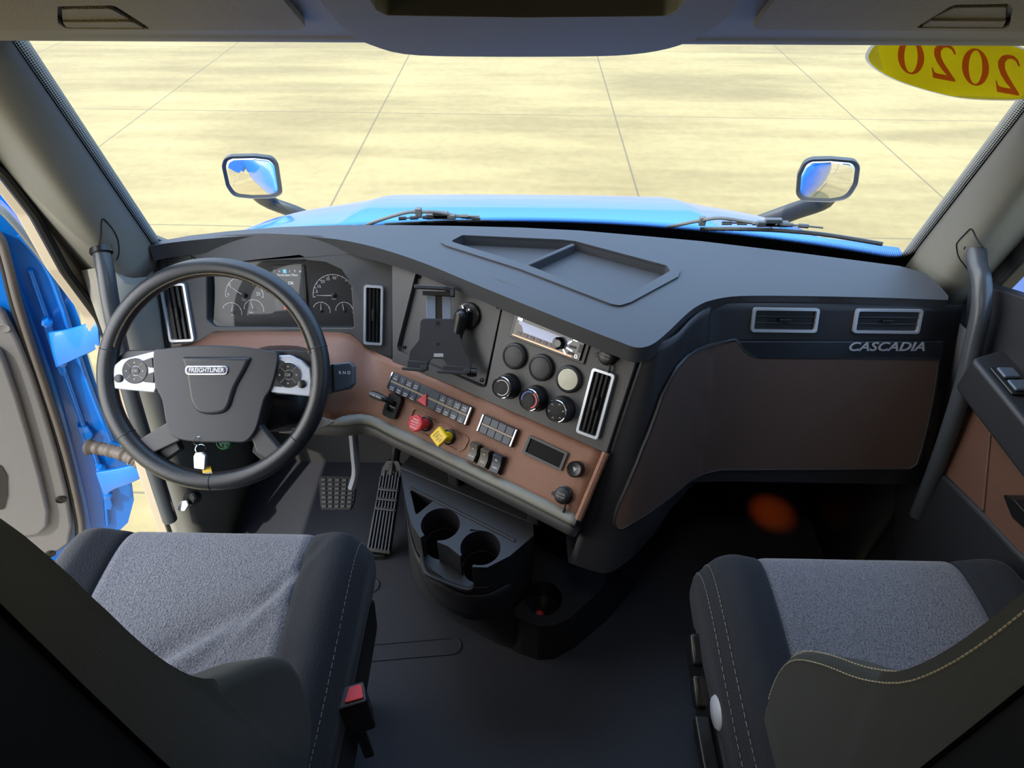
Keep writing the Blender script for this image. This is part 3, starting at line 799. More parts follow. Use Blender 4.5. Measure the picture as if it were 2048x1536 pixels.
gauge(464, 625, 20, 150, -10, 6, 75, False); gauge(508, 619, 20, 175, -10, 6, 105, False)
gauge(643, 622, 18, 150, -10, 6, 88, False); gauge(689, 622, 18, 175, -10, 6, 100, False)
items = []
for s_, u, v, sz in (('0', 457, 589, .011), ('5', 460, 570, .011), ('10', 474, 557, .011), ('15', 490, 553, .011), ('20', 509, 567, .011), ('25', 517, 588, .011),
                  ('5', 634, 583, .010), ('15', 638, 573, .010), ('25', 646, 563, .010), ('35', 656, 558, .010), ('45', 669, 556, .010),
                  ('RPM', 488, 596, .005), ('x100', 488, 600, .005), ('MPH', 668, 598, .005), ('FUEL', 503, 625, .005), ('OIL', 465, 630, .005)):
    p = l2(u, v, FG); items.append((s_, FG @ T(p[0], p[1], .0008), sz, .0001, 1))
join_text('scale_numerals', items[:6]+items[11:13], M_WHITE, ga_); join_text('scale_numerals', items[6:11]+items[13:14], M_WHITE, gb_); join_text('gauge_words', items[14:], M_WHITE, ic)
dq, dw, dh = quad(F1, (544, 530), (613, 530), (613, 624), (545, 624), -.026)
mk('screen_bezel', G().prism(rrect(dw, dh, .004), 0, .003), M_BLACK, parent=ic, F=dq, bevel=.001)
mk('menu_screen', G().prism(rrect(dw*.86, dh*.88, .001), .003, .0035), M_SCR, parent=ic, F=dq)
g = G(); gc = G()
for k in range(6):
    (gc if k == 2 else g).box(.0085, .009, .0004, c=(-dw*.38+k*dw*.15, dh*.37, .0038))
mk('menu_icon_tiles', g, mat('icon_tile', '3a4148', .5), parent=ic, F=dq); mk('selected_icon_tile', gc, M_CYAN, parent=ic, F=dq)
join_text('screen_text', [('Particulate Filter', dq @ T(0, dh*.29, .0038), .0075, .0001, 1), ('Soot level', dq @ T(-.008, -dh*.05, .0038), .006, .0001, 1), ('OK', dq @ T(.006, dh*.12, .0038), .010, .0001, 1), ('mi', dq @ T(.02, -dh*.2, .0038), .006, .0001, 1)]+
          [(c_, dq @ T(-dw*.38+k*dw*.15, dh*.37, .0041), .007, .0001, 1) for k, c_ in enumerate('*oTiFw')], M_GLOW, ic)
for (u, v) in ((572, 614), (590, 632)):
    p = l2(u, v, FG); g = G()
    if v < 620: g.add([(p[0]-.004, p[1]-.004, .006), (p[0]+.004, p[1]-.004, .006), (p[0], p[1]+.005, .006)], [(0, 1, 2)])
    else: g.prism(circ(.0045, 16, *p), .0005, .0015)
    mk('warning_light', g, M_WARN, parent=ic, F=FG)
cp_ = L2(cl, F1); mk('cover_lens', G().prism(fillet(cp_, .008), -.007, -.006), M_COVER, parent=ic, F=F1)
mk('cluster_sill', G().prism(L2([(420, 655), (705, 657), (700, 664), (425, 664)], F1), -.028, -.002), M_GREY, parent=ic, F=F1)  # plain grey sill along the foot of the gauge opening

# ============================================================ AIR VENTS
def vent(F, w_, h_, lab, vertical, tab=True):
    t = thing('air_vent', lab, 'air vent', F, 'silver-framed air vents in the dash')
    mk('vent_frame', G().prism(rrect(w_, h_, .007), .0, .009, holes=[rrect(w_-.011, h_-.011, .004)]), M_SILVER, parent=t, F=F, bevel=.002)
    mk('vent_back', G().prism(rrect(w_-.011, h_-.011, .004), .0005, .0012), M_BLACK, parent=t, F=F)
    n = 4 if vertical else 3
    for k in range(1, n):
        if vertical: g = G().box(.0014, h_-.013, .006, T((k/n-.5)*(w_-.011), 0, .0045) @ RY(25))
        else: g = G().box(w_-.013, .0014, .006, T(0, (k/n-.5)*(h_-.011), .0045) @ RX(-25))
        mk('slat', g, M_DARK, parent=t, F=F)
    if tab:
        g = G().box(.006 if vertical else .022, .028 if vertical else .006, .006, T(0, 0, .0075)); mk('slider_tab', g, M_BLACK, parent=t, F=F, bevel=.001)
    return t
def ventq(F, a, b, c, d, lab, vertical):
    q, w_, h_ = quad(F, a, b, c, d); return vent(q, w_, h_, lab, vertical)
ventq(F1, (330, 568), (379, 566), (385, 681), (334, 684), 'upright silver-framed vent left of the gauges, seen through the wheel', True)
ventq(F1, (729, 570), (768, 571), (766, 691), (729, 687), 'upright silver-framed vent between the gauges and the tablet mount', True)
ventq(F2, (1188, 735), (1233, 748), (1198, 880), (1154, 862), 'slanted silver-framed vent at the right end of the center panel', True)
ventq(F3, (1504, 615), (1635, 615), (1632, 665), (1500, 662), 'wide silver-framed vent, the one farther from the passenger door', False)
ventq(F3, (1708, 617), (1841, 617), (1836, 667), (1704, 664), 'wide silver-framed vent above the chrome name lettering', False)
q, w_, h_ = quad(F1, (322, 513), (384, 510), (384, 533), (326, 536))
t = thing('defrost_grille', 'small black slotted grille at the upper left corner of the dash', 'grille', q)
mk('grille_back', G().prism(rrect(w_, h_, .002), 0, .001), M_BLACK, parent=t, F=q)
for k in range(4): mk('grille_bar', G().box(w_, .0016, .003, c=(0, (k/3-.5)*h_*.85, .002)), M_GREY, parent=t, F=q)

# ============================================================ TABLET MOUNT
pq, pw, ph = quad(F2, (840, 546), (1003, 609), (968, 769), (802, 702), -.012)
mk('recess_floor', G().prism(L2(rec, F2, 0), -.040, -.018), M_BLACK, parent=dash, F=F2)
mpl = thing('mount_plate', 'square black plate screwed into the recess behind the tablet holder', 'plate', pq)
mk('plate', G().prism(L2([(838, 545), (1004, 608), (969, 771), (801, 702)], pq), -.006, 0), M_GREY, parent=mpl, F=pq, bevel=.001)
for (u, v) in ((839, 554), (997, 614), (810, 694), (964, 760)):
    p = l2(u, v, pq); mk('screw', G().lathe([(.0045, 0), (.0045, .003), (.0028, .004), (.0022, .0015)], 16, T(p[0], p[1], 0)), M_BLACK, parent=mpl, F=pq)
def imgF(u, v, zc):
    r = ray(u, v); return frame(CAM+r*zc, RT, -DN)
zc0 = (hit(877, 670, F2)-CAM).dot(FW)
FT = imgF(877, 670, zc0-.055)
th = thing('tablet_holder', 'empty black tablet holder on a ball-joint arm', 'tablet holder', FT)
def LT(pts, off=0): return L2(pts, FT, off)
plate = [(853, 637), (905, 638), (913, 643), (918, 665), (930, 700), (941, 720), (943, 738), (898, 736), (886, 718), (862, 717), (856, 734), (816, 729), (820, 702), (838, 680), (841, 643), (845, 638)]
mk('back_plate', G().prism(fillet(LT(plate), .004, 3), -.003, .003), M_DARK, parent=th, F=FT, bevel=.001)
g = G()
for (a, b) in ((852, 871), (884, 902)):
    pp_ = LT([(a, 590), (b, 591), (b, 642), (a+1, 641)]); g.prism(pp_, -.006, -.001)
mk('slide_rails', g, mat('rail_plastic', '6b7684', .3), parent=th, F=FT, bevel=.001)
mk('rail_center', G().prism(LT([(871, 590), (884, 590), (884, 640), (871, 640)]), -.008, -.004), M_BLACK, parent=th, F=FT)
def claw(a, b, c, d, up):
    g = G().prism(LT([a, b, c, d]), -.004, .004)
    return g
g = G().prism(LT([(845, 582), (909, 584), (909, 594), (845, 590)]), -.005, .006)
g.prism(LT([(831, 572), (890, 575), (908, 577), (908, 585), (890, 582), (831, 579)]), .006, .022)
g.prism(LT([(889, 575), (910, 577), (910, 595), (903, 595), (902, 584), (889, 582)]), .0, .022)
mk('top_claw', g, M_DARK, parent=th, F=FT, bevel=.0015)
for pts_ in ([(816, 720), (856, 724), (856, 738), (815, 736)], [(886, 730), (942, 734), (941, 745), (884, 742)]):
    g = G().prism(LT(pts_), -.003, .006)
    x0, x1 = pts_[0][0], pts_[1][0]; y0 = pts_[3][1]
    g.prism(LT([(x0-12, y0-2), (x1-8, y0+1), (x1-8, y0+8), (x0-12, y0+4)], .02), .004, .024)
    g.prism(LT([(x1-14, y0-4), (x1, y0-4), (x1, y0+4), (x1-12, y0+8)], .01), .0, .024)
    mk('bottom_claw', g, M_DARK, parent=th, F=FT, bevel=.0015)
g = G()
for (u, v, r_) in ((876, 647, .0045), (876, 688, .003)):
    p = l2(u, v, FT); g.lathe([(r_, .003), (r_, .0045), (r_*.6, .0045), (r_*.5, .0032)], 16, T(p[0], p[1], 0))
mk('plate_screws', g, M_BLACK, parent=th, F=FT)
p = LT([(868, 707), (887, 707), (887, 714), (868, 714)]); mk('maker_label', G().prism(p, .003, .0038), M_GREYP, parent=th, F=FT)
bF = at(F2, 938, 632, (980, 648), -.012)
mk('ball_base', G().lathe([(.030, 0), (.030, .007), (.026, .010), (.010, .012)], 28, bF), M_BLACK, parent=th, smooth=50)
g = G()
for (dx, dy) in ((-.012, .016), (.006, .013)): g.lathe([(.0055, .009), (.0055, .015), (.003, .016)], 6, bF @ T(dx, dy, 0))
mk('base_bolts', g, M_CHROME, parent=th)
bp = bF.translation+bF.col[2].xyz*.03; ep = FT @ V((*l2(905, 700, FT), -.02))
g = G().sphere(.016, T(*bp)); g.tube([bp, bp.lerp(ep, .25), bp.lerp(ep, .6), ep], [.017, .0155, .012, .012], 14); g.sphere(.013, T(*ep))
mk('ball_arm', g, M_BLACK, parent=th, smooth=60)
pk = FT @ V((*l2(944, 745, FT), .0)); mk('clamp_knob', G().lathe([(.009, -.01), (.010, 0), (.009, .01)], 10, T(*pk) @ RY(90)), M_BLACK, parent=th)

# ============================================================ RADIO
rq, rw, rh = quad(F2, (1034, 617), (1189, 671), (1166, 729), (1019, 671))
ra = thing('car_radio', 'slim car stereo with a display coloured pale like reflected sky and a black volume knob', 'radio', rq)
mk('radio_sleeve', G().prism(rrect(rw, rh, .002), .0, .004), M_BLACK, parent=ra, F=rq, bevel=.001)
mk('radio_face', G().prism(rrect(rw*.90, rh*.86, .003), .004, .009), M_GLOSS, parent=ra, F=rq, bevel=.001)
A_, B_ = rw/2, rh/2
mk('disc_slot', G().box(rw*.74, .0035, .001, c=(0, B_*.62, .0093)), M_RUBBER, parent=ra, F=rq)
mk('radio_display', G().prism([(-A_*.80, B_*.32), (A_*.62, B_*.24), (A_*.48, -B_*.36), (-A_*.62, -B_*.36), (-A_*.70, B_*.02), (-A_*.80, B_*.12)], .009, .0097), mat('display_sky_tint', '98a4cc', .15), parent=ra, F=rq)  # pale blue base colour stands in for sky reflected in the display
mk('radio_lower_trim', G().prism([(-A_*.88, -B_*.80), (A_*.70, -B_*.80), (A_*.70, -B_*.68), (-A_*.88, -B_*.72)], .009, .0098), mat('copper_trim', 'b08a70', .3, .6), parent=ra, F=rq)
for k in range(6): mk('preset_button', G().box(rw*.062, rh*.10, .0012, c=(-A_*.72+k*rw*.088, -B_*.52, .0096)), mat('preset_key', '5a4648', .4) if k == 0 else bpy.data.materials['preset_key'], parent=ra, F=rq, bevel=.0003)
mk('volume_knob', G().lathe([(.0125, .009), (.0125, .020), (.011, .022), (.008, .0225), (.0075, .0215)], 28, T(A_*.33, -B_*.18, 0)), M_GLOSS, parent=ra, F=rq)
for (x, y, a, w0) in ((.56, .10, 50, .013), (.66, -.12, 5, .015), (.60, -.34, -10, .016), (.50, -.60, -45, .013), (.66, -.56, 5, .014)):
    mk('mode_button', G().box(w0, .0045, .0012, T(A_*x, B_*y, .0097) @ RZ(a)), M_SILVER if abs(a) > 9 else M_DARK, parent=ra, F=rq, bevel=.0005)
mk('source_button', G().box(.011, .006, .0015, T(-A_*.78, B_*.42, .0098)), M_SILVER, parent=ra, F=rq); mk('eject_button', G().box(.011, .006, .0015, T(A_*.68, B_*.40, .0098)), M_SILVER, parent=ra, F=rq)
mk('usb_port', G().prism(rrect(.007, .017, .001), .009, .0098), mat('usb_dark_red', '30202a', .4), parent=ra, F=rq @ T(A_*.84, -B_*.05, 0))
mk('aux_jack', G().lathe([(.004, .009), (.004, .011), (.002, .011), (.002, .009)], 16, T(A_*.80, -B_*.62, 0)), M_STEEL, parent=ra, F=rq)

# ============================================================ ROUND COVERS, KNOBS, OUTLETS
def disc_cover(u, v, r_, lab, face, nm='round_cover', cat='cover', grp='round blank covers beside the radio'):
    F = at(F2, u, v, (u+30, v+13)); t = thing(nm, lab, cat, F, grp)
    mk('rim', G().lathe([(r_*1.06, 0), (r_*1.04, .006), (r_*.98, .009), (r_*.86, .010), (r_*.82, .008)], 40), M_DARK, parent=t, F=F, smooth=50)
    mk('face', G().lathe([(r_*.84, .006), (r_*.80, .0095), (r_*.5, .011), (1e-4, .0115)], 40), face, parent=t, F=F, smooth=60)
disc_cover(1031, 712, .027, 'plain dark round cover, the left one under the radio', M_DARK)
disc_cover(1084, 735, .027, 'plain dark round cover between the other cover and the pale disc', M_DARK)
disc_cover(1139, 758, .027, 'round gauge blank covered by a worn pale disc', M_STICK)
def climate(u, v, lab, marks):
    F = at(F2, u, v, (u+30, v+13)); t = thing('climate_knob', lab, 'knob', F, 'three round climate knobs')
    mk('knob_collar', G().lathe([(.028, 0), (.0275, .006), (.025, .012)], 40), M_BLACK, parent=t, F=F)
    mk('knob_body', G().lathe([(.0245, .008), (.0235, .030), (.0225, .033), (.021, .0335)], 40), M_DARK, parent=t, F=F, smooth=40)
    mk('chrome_ring', G().lathe([(.0225, .0325), (.0232, .034), (.0222, .0352), (.0212, .0348), (.0212, .033)], 40, cap=False), M_CHROME, parent=t, F=F)
    mk('knob_dial', G().lathe([(.0212, .0335), (.010, .0335), (.0085, .0300), (1e-4, .0300)], 40), M_DARK, parent=t, F=F, smooth=30)
    if marks == 'fan': mk('fan_scale', arcg((0, 0), .0165, 150, -110, .0011, .0338), M_WHITE, parent=t, F=F)
    if marks == 'temp':
        mk('cold_arc', arcg((0, 0), .0180, 200, 85, .0016, .0338), mat('cold_blue', '2d5fd0', .4), parent=t, F=F)
        mk('hot_arc', arcg((0, 0), .0180, 75, -60, .0030, .0338), M_RED, parent=t, F=F)
    if marks == 'mode':
        g = G()
        for k in range(6):
            a = R(60*k+20); c = (.0155*math.cos(a), .0155*math.sin(a)); g.tube([(c[0]-.002, c[1]-.001, .0338), (c[0], c[1]+.0018, .0338), (c[0]+.002, c[1]-.001, .0338)], .0004, 4)
        mk('airflow_symbols', g, M_WHITE, parent=t, F=F)
    join_text('fan_symbol', [({'fan': '*', 'temp': '+', 'mode': 'A'}[marks], F @ T(0, 0, .0303), .009, .0001, 1)], M_GREYP, t)
climate(1019, 772, 'climate knob with a white ring scale, nearest the steering wheel', 'fan')
climate(1073, 796, 'climate knob with a red and blue temperature arc', 'temp')
climate(1126, 818, 'climate knob with small airflow symbols, nearest the slanted vent', 'mode')
def outlet(Fp, u, v, tv, lab, tz):
    F = at(Fp, u, v, tv); t = thing('power_outlet', lab, 'power outlet', F, 'capped power outlets')
    mk('outlet_ring', G().lathe([(.019, 0), (.019, .004), (.016, .006)], 32), M_BLACK, parent=t, F=F)
    mk('cap', G().lathe([(.0165, .004), (.0170, .012), (.0150, .017), (.009, .0185), (1e-4, .019)], 32), M_DARK, parent=t, F=F, smooth=60)
    mk('cap_tab', G().prism(rrect(.012, .008, .003), .006, .013), M_DARK, parent=t, F=F @ T(-.017, -.004, 0), bevel=.001)
    mk('cap_tether', G().tube(spline([V((.010, -.012, .008)), V((.014, -.022, .010)), V((.013, -.032, .004)), V((.011, -.034, .0))], 4), .0028, 8), M_DARK, parent=t, F=F)
    join_text('cap_text', [('POWER', F @ T(0, .0032, .0188), .0048, .0002, 1), ('OUTLET', F @ T(0, -.0032, .0188), .0048, .0002, 1)], M_GREYP, t)
outlet(F2, 1217, 712, (1247, 724), 'capped power outlet above the slanted vent', 0)
outlet(FB, 1128, 990, (1158, 1004), 'capped power outlet low on the brown panel', 0)
F = at(FB, 1154, 938, (1184, 952)); t = thing('dimmer_knob', 'small black knob with a white mark beside the blank display', 'knob', F)
mk('knob_body', G().lathe([(.0165, 0), (.0165, .016), (.014, .019), (.0125, .0185), (1e-4, .018)], 32), M_BLACK, parent=t, F=F, smooth=40)
mk('knob_mark', G().add([(-.004, .004, .0187), (.006, .004, .0187), (.002, -.005, .0187)], [(0, 1, 2)]), M_GREYP, parent=t, F=F)

# ============================================================ SWITCH BANKS
def bank(tl, tr, br, bl, cols, lab, words):
    q, w_, h_ = quad(FB, tl, tr, br, bl); t = thing('switch_bank', lab, 'switch panel', q, 'button strips on the brown panel')
    mk('housing', G().prism(rrect(w_, h_, .002), 0, .007), M_BLACK, parent=t, F=q, bevel=.001)
    for s in (-1, 1): mk('chrome_end', G().prism(rrect(.0055, h_*.96, .002), .003, .011), M_CHROME, parent=t, F=q @ T(s*(w_/2-.003), 0, 0), bevel=.0015)
    x = -w_/2+.0065; tot = w_-.013; iw = 0
    for cw in cols:
        ww = cw*tot
        for s in (1, -1):
            pr = [(-ww/2+.0004, h_*.06), (ww/2-.0004, h_*.06), (ww/2-.0004, h_*.46), (-ww/2+.0004, h_*.46)]
            pr = [(a, b*s) for a, b in pr]
            b_ = mk('switch_button', G().prism(pr, .006, .0105), mat('switch_face', '2b3340', .4) if 'switch_face' not in bpy.data.materials else bpy.data.materials['switch_face'], parent=t, F=q @ T(x+ww/2, 0, 0), bevel=.0007)
            wds = words[iw % len(words)] if s > 0 else words[(iw+3) % len(words)]
            if wds and cw < .2: join_text('button_text', [(wds[0], q @ T(x+ww/2, s*h_*.30, .0106), .0046, .0001, 1), (wds[1], q @ T(x+ww/2, s*h_*.30-.0052, .0106), .0046, .0001, 1)], M_WHITE, t)
            iw += 1
        x += ww
    mk('center_strip', G().box(tot, h_*.10, .0045, c=(0, 0, .0075)), mat('strip_tan', '8c7c66', .45) if 'strip_tan' not in bpy.data.materials else bpy.data.materials['strip_tan'], parent=t, F=q)
    return t, q, w_, h_
c9 = .0925
t, q, w_, h_ = bank((787, 743), (947, 814), (937, 853), (778, 778), [c9]*4+[1-8*c9]+[c9]*4, 'long strip of black buttons with a red hazard triangle',
     [('O', 'DIAG'), ('DOME', 'LAMP'), ('C', 'S'), ('TRAC', 'CTRL'), ('AXLE', 'LOCK'), ('FOG', 'LPS'), ('MIRR', 'HEAT'), ('PARK', 'REGEN'), ('LOAD', 'LAMP'), ('ENG', 'BRK')])
tri = [(-.0145, -.0115), (.0145, -.0115), (0, .0150)]
mk('hazard_button', G().prism(fillet(tri, .002), .009, .014), M_RED2, parent=t, F=q @ T(-.006, -.006, 0) @ RZ(-8), bevel=.001)
g = G()
for k in (1.0, .55):
    tt = [V((a*.62*k, b*.62*k-.0008, .0143)) for a, b in tri]; g.tube(tt, .0004, 4, closed=True)
mk('hazard_mark', g, M_WHITE, parent=t, F=q @ T(-.006, -.006, 0) @ RZ(-8))
bank((968, 827), (1038, 859), (1027, 896), (957, 863), [.25]*4, 'short strip of mostly blank black buttons', [('(N)', ''), ('PWR', 'OFF'), None, None, None, None, None, None, None, None])
def rocker(tl, tr, br, bl, lab, w1, w2, m):
    q, w_, h_ = quad(FB, tl, tr, br, bl); t = thing('rocker_switch', lab, 'switch', q, 'three raised rocker switches')
    mk('bezel', G().prism(rrect(w_*1.16, h_*1.12, .002), 0, .009), M_BLACK, parent=t, F=q, bevel=.001)
    prof = [(-h_/2, .009), (-h_/2, .016), (0, .013), (h_/2, .022), (h_/2+.004, .010)]
    g = G().loft([[V((s*w_*.46, a, b)) for a, b in prof] for s in (-1, 1)])
    mk('rocker', g, m, parent=t, F=q, bevel=.0008)
    mk('rocker_gap', G().box(w_*.93, .0012, .003, c=(0, 0, .0125)), M_BLACK, parent=t, F=q)
    join_text('switch_text', [(w1, q @ T(0, h_*.24, .0180) @ RX(-16), .0062, .0002, 1), (w2, q @ T(0, -h_*.22, .0150) @ RX(6), .0052, .0002, 1)], M_WHITE, t)
M_RK = mat('rocker_face', '4c463c', .4); M_RK2 = mat('rocker_face_blue', '2f3640', .4)
rocker((945, 884), (962, 891), (957, 926), (941, 918), 'rocker switch nearest the yellow knob', '5', 'DUMP', M_RK)
rocker((967, 896), (985, 903), (979, 938), (962, 930), 'middle rocker switch of the three', '4:', 'PTO', M_RK)
rocker((992, 907), (1011, 915), (1003, 949), (985, 941), 'rocker switch nearest the blank display', '4C', 'INTR', M_RK2)
q, w_, h_ = quad(FB, (1058, 870), (1136, 904), (1124, 944), (1047, 905)); t = thing('blank_display', 'blank black display in a grey frame on the brown panel', 'display', q)
mk('display_frame', G().prism(rrect(w_, h_, .003), 0, .004, holes=[rrect(w_-.012, h_-.010, .001)]), M_GREY, parent=t, F=q, bevel=.0012)
mk('display_glass', G().prism(rrect(w_-.012, h_-.010, .001), 0, .0012), mat('dead_display_black', '060607', .55, spec=.15), parent=t, F=q)

# ============================================================ BRAKE VALVES, TRAILER BRAKE
pan = L2([(826, 812), (930, 868), (940, 878), (930, 898), (918, 904), (822, 856), (815, 846)], FB)
mk('valve_recess_rim', G().prism(fillet(pan, .01), -.002, .0025, holes=[fillet([(lerp(sum(p[0] for p in pan)/7, a, .93), lerp(sum(p[1] for p in pan)/7, b, .88)) for a, b in pan], .008)]), M_BROWN, parent=dash, F=FB, bevel=.001)
def valve(u, v, tv, poly, m, lab, nm, words, rot, col):
    F = at(FB, u, v, tv); t = thing(nm, lab, 'push-pull knob', F)
    mk('bezel_ring', G().lathe([(.0175, 0), (.0175, .004), (.015, .006), (.0135, .003)], 28), M_BLACK, parent=t, F=F)
    mk('stem', G().lathe([(.012, .002), (.0115, .020), (.0105, .036)], 24), m, parent=t, F=F)
    mk('knob_head', G().prism(poly, .034, .046), m, parent=t, F=F @ RZ(rot), bevel=.0025)
    join_text('knob_text', [(s, F @ RZ(rot if nm != 'trailer_air_knob' else 0) @ T(0, .0085-.0062*k, .0462), .0050, .0001, .85) for k, s in enumerate(words)], col, t)
valve(852, 848, (882, 861), circ(.0195, 8), M_RED2, 'red eight-sided air supply knob', 'trailer_air_knob', ['TRAILER', 'AIR SUPPLY', 'PULL TO', 'EXHAUST'], 12, M_WHITE)
valve(898, 874, (928, 887), fillet([(-.0165, -.0165), (.0165, -.0165), (.0165, .0165), (-.0165, .0165)], .004), M_YEL, 'yellow square parking brake knob', 'parking_brake_knob', ['PARKING', 'BRAKE', 'PULL TO', 'APPLY'], 62, M_BLACK)
F = at(FB, 789, 813, (820, 828), .002); t = thing('trailer_brake_lever', 'black trailer brake hand lever in a rounded housing', 'lever', F)
mk('lever_housing', G().prism(rrect(.038, .056, .010), -.012, .012, holes=[rrect(.020, .026, .003)]), M_BLACK, parent=t, F=F, bevel=.004)
mk('housing_floor', G().prism(rrect(.022, .028, .003), -.006, .001), M_DARK, parent=t, F=F)
mk('gate_bar', G().box(.018, .003, .003, c=(0, -.002, .006)), M_GREYP, parent=t, F=F)
c0 = F @ V((0, .004, .004)); c1 = F @ V((-.004, .012, .030)); c2 = hit(742, 787, FB, .035)
mk('lever', G().tube([c0, c1, c1.lerp(c2, .3), c1.lerp(c2, .7), c2], [.005, .006, .0085, .0095, .007], 12), M_BLACK, parent=t, smooth=60)
FL = frame(c1.lerp(c2, .6)+FB.col[2].xyz*.0096, c1-c2, FB.col[2].xyz.cross(c1-c2)); join_text('lever_text', [('TRAILER BRAKE', FL, .0062, .0002, .8)], M_WHITE, t)
# ============================================================ STEERING WHEEL
FWH = imgF(428, 748, 1.25); KW = 1.25/FOC
sw = thing('steering_wheel', 'black leather steering wheel with silver button pods and an oval badge', 'steering wheel', FWH)
def W(u, v, z=0): return V(((u-428)*KW, -(v-748)*KW, z))
def W2(pts): return [((u-428)*KW, -(v-748)*KW) for u, v in pts]
RM, rm = .2115, .0185
g = G(); N_ = 96; M_ = 16
for i in range(N_):
    a = 2*PI*i/N_
    for k in range(M_):
        b = 2*PI*k/M_; rr = RM+rm*math.cos(b); g.v.append(V((rr*math.cos(a), rr*math.sin(a), rm*.95*math.sin(b))))
for i in range(N_):
    for k in range(M_): j = (i+1) % N_; l = (k+1) % M_; g.f.append([i*M_+k, j*M_+k, j*M_+l, i*M_+l])
rim = mk('rim', g, M_LEATH, parent=sw, F=FWH, smooth=180)
# stitching along the inside of the upper rim
g = G(); n = 150
for i in range(n):
    a = R(lerp(12, 165, i/n)); rr = RM-rm*.80; z = .0118
    for dz, s in ((.0, 1), (.0045, -1)):
        p = V((math.cos(a)*rr, math.sin(a)*rr, z+dz)); tdir = V((-math.sin(a), math.cos(a), 0)); rd_ = V((math.cos(a), math.sin(a), 0))
        g.tube([p-tdir*.0016, p+tdir*.0016+V((0, 0, s*.0026))-rd_*.001], .0009, 4)
mk('rim_stitching', g, M_STITCH, parent=rim, F=FWH, smooth=0, kind='stuff')
g = G()
for aa in (14, 167, 215, 322, 269):
    a = R(aa); c = V((RM*math.cos(a), RM*math.sin(a), 0)); rd = V((math.cos(a), math.sin(a), 0)); pts = []
    for k in range(24): b = 2*PI*k/24; pts.append(c+rd*(rm*1.01*math.cos(b))+V((0, 0, rm*.965*math.sin(b))))
    g.tube(pts, .0008, 5, closed=True)
mk('rim_seams', g, M_BLACK, parent=rim, F=FWH, kind='stuff')
# hub
hubp = W2([(314, 702), (330, 698), (375, 693), (430, 691), (490, 694), (540, 702), (560, 709), (556, 745), (545, 780), (533, 800), (520, 850), (508, 872), (492, 884), (462, 883), (430, 884), (390, 882), (362, 877), (345, 865), (336, 835), (330, 800), (318, 775), (313, 740)])
hs = [(q[0], q[1]) for q in spline([(*p, 0) for p in hubp], 3, closed=True)]
g = G().prism(hs, -.040, .012)
hub = mk('airbag_cover', g, mat('airbag_skin', '282b31', .42, bump=.15, bscale=900), parent=sw, F=FWH, bevel=.012, seg=5)
# raised center shield
sh = W2([(368, 712), (378, 745), (385, 790), (392, 812), (405, 826), (430, 830), (455, 826), (468, 812), (480, 775), (500, 738), (512, 712)])
g = G().prism([(q[0], q[1]) for q in spline([(*p, 0) for p in sh], 3)], .006, .0185, taper=.06)
mk('center_shield', g, bpy.data.materials['airbag_skin'], parent=hub, F=FWH, bevel=.007, seg=5)
bd = W(423, 741, .0185); FBd = FWH @ T(*bd)
stad = lambda w_, h_: rrect(w_, h_, h_/2, 8)
bdg = mk('wheel_badge', G().prism(stad(.083, .0185), -.001, .0025), M_CHROME, parent=hub, F=FBd, bevel=.001)
mk('badge_field', G().prism(stad(.077, .0130), .0025, .0032), mat('badge_navy', '222c48', .3), parent=hub, F=FBd)
text('badge_lettering', 'FREIGHTLINER', FBd @ T(0, 0, .0034), .0122, M_WHITE, hub, ext=.0004, shear=.15, sx=.86, bold=.0002)
# upper spokes with silver pods
for s, pts in ((-1, [(222, 774), (226, 750), (232, 730), (246, 719), (313, 702), (316, 776), (312, 785), (225, 777)]), (1, [(539, 779), (556, 711), (582, 710), (606, 722), (622, 738), (625, 765), (622, 793), (545, 785)])):
    P = fillet(W2(pts), .004)
    pod_ = mk('button_pod', G().prism(P, -.018, .006), M_SILVP, parent=sw, F=FWH, bevel=.003, seg=4)
    cx, cy = (274, 742) if s < 0 else (579, 750)
    c = W(cx, cy); Fp = FWH @ T(c.x, c.y, .006)
    mk('dial_ring', G().lathe([(.0255, 0), (.0255, .0012), (.0245, .002), (.0235, .0012)], 36, cap=False), M_STEEL, parent=pod_, F=Fp)
    mk('dial_pad', G().lathe([(.0240, -.001), (.0238, .0022), (.010, .0012), (.0095, -.0002), (.0088, -.0002), (.0084, .0018), (1e-4, .002)], 36), M_BLACK, parent=pod_, F=Fp)
    g = G()
    for k in range(4):
        a = PI/4+k*PI/2; g.box(.013, .0006, .0004, T(.0165*math.cos(a), .0165*math.sin(a), .0019) @ Matrix.Rotation(a, 4, 'Z'))
        a = k*PI/2; tF = T(.0168*math.cos(a), .0168*math.sin(a), .0024) @ Matrix.Rotation(a, 4, 'Z'); g.add([tF @ V((-.0015, -.002, 0)), tF @ V((-.0015, .002, 0)), tF @ V((.0022, 0, 0))], [(0, 1, 2)])
    mk('dial_marks', g, M_GREYP, parent=pod_, F=Fp, smooth=0)
    join_text('ok_mark', [('OK', Fp @ T(0, 0, .0021), .0075, .0001, 1)], M_GREYP, sw)
    if s < 0: kk = [[(289, 722), (309, 715), (311, 736), (302, 735)], [(302, 747), (312, 744), (312, 766), (291, 764)]]; rb_ = (242, 757)
    else: kk = [[(556, 734), (562, 720), (576, 727), (560, 740)], [(550, 758), (560, 762), (566, 774), (546, 772)]]; rb_ = (606, 768)
    for q_ in kk: mk('corner_button', G().prism(fillet(W2(q_), .001), .005, .0085), M_BLACK, parent=pod_, F=FWH, bevel=.0007)
    c = W(*rb_); mk('round_button', G().lathe([(.0082, .005), (.0082, .0085), (.007, .0093), (1e-4, .009)], 24, T(c.x, c.y, 0)), M_BLACK, parent=pod_, F=FWH)
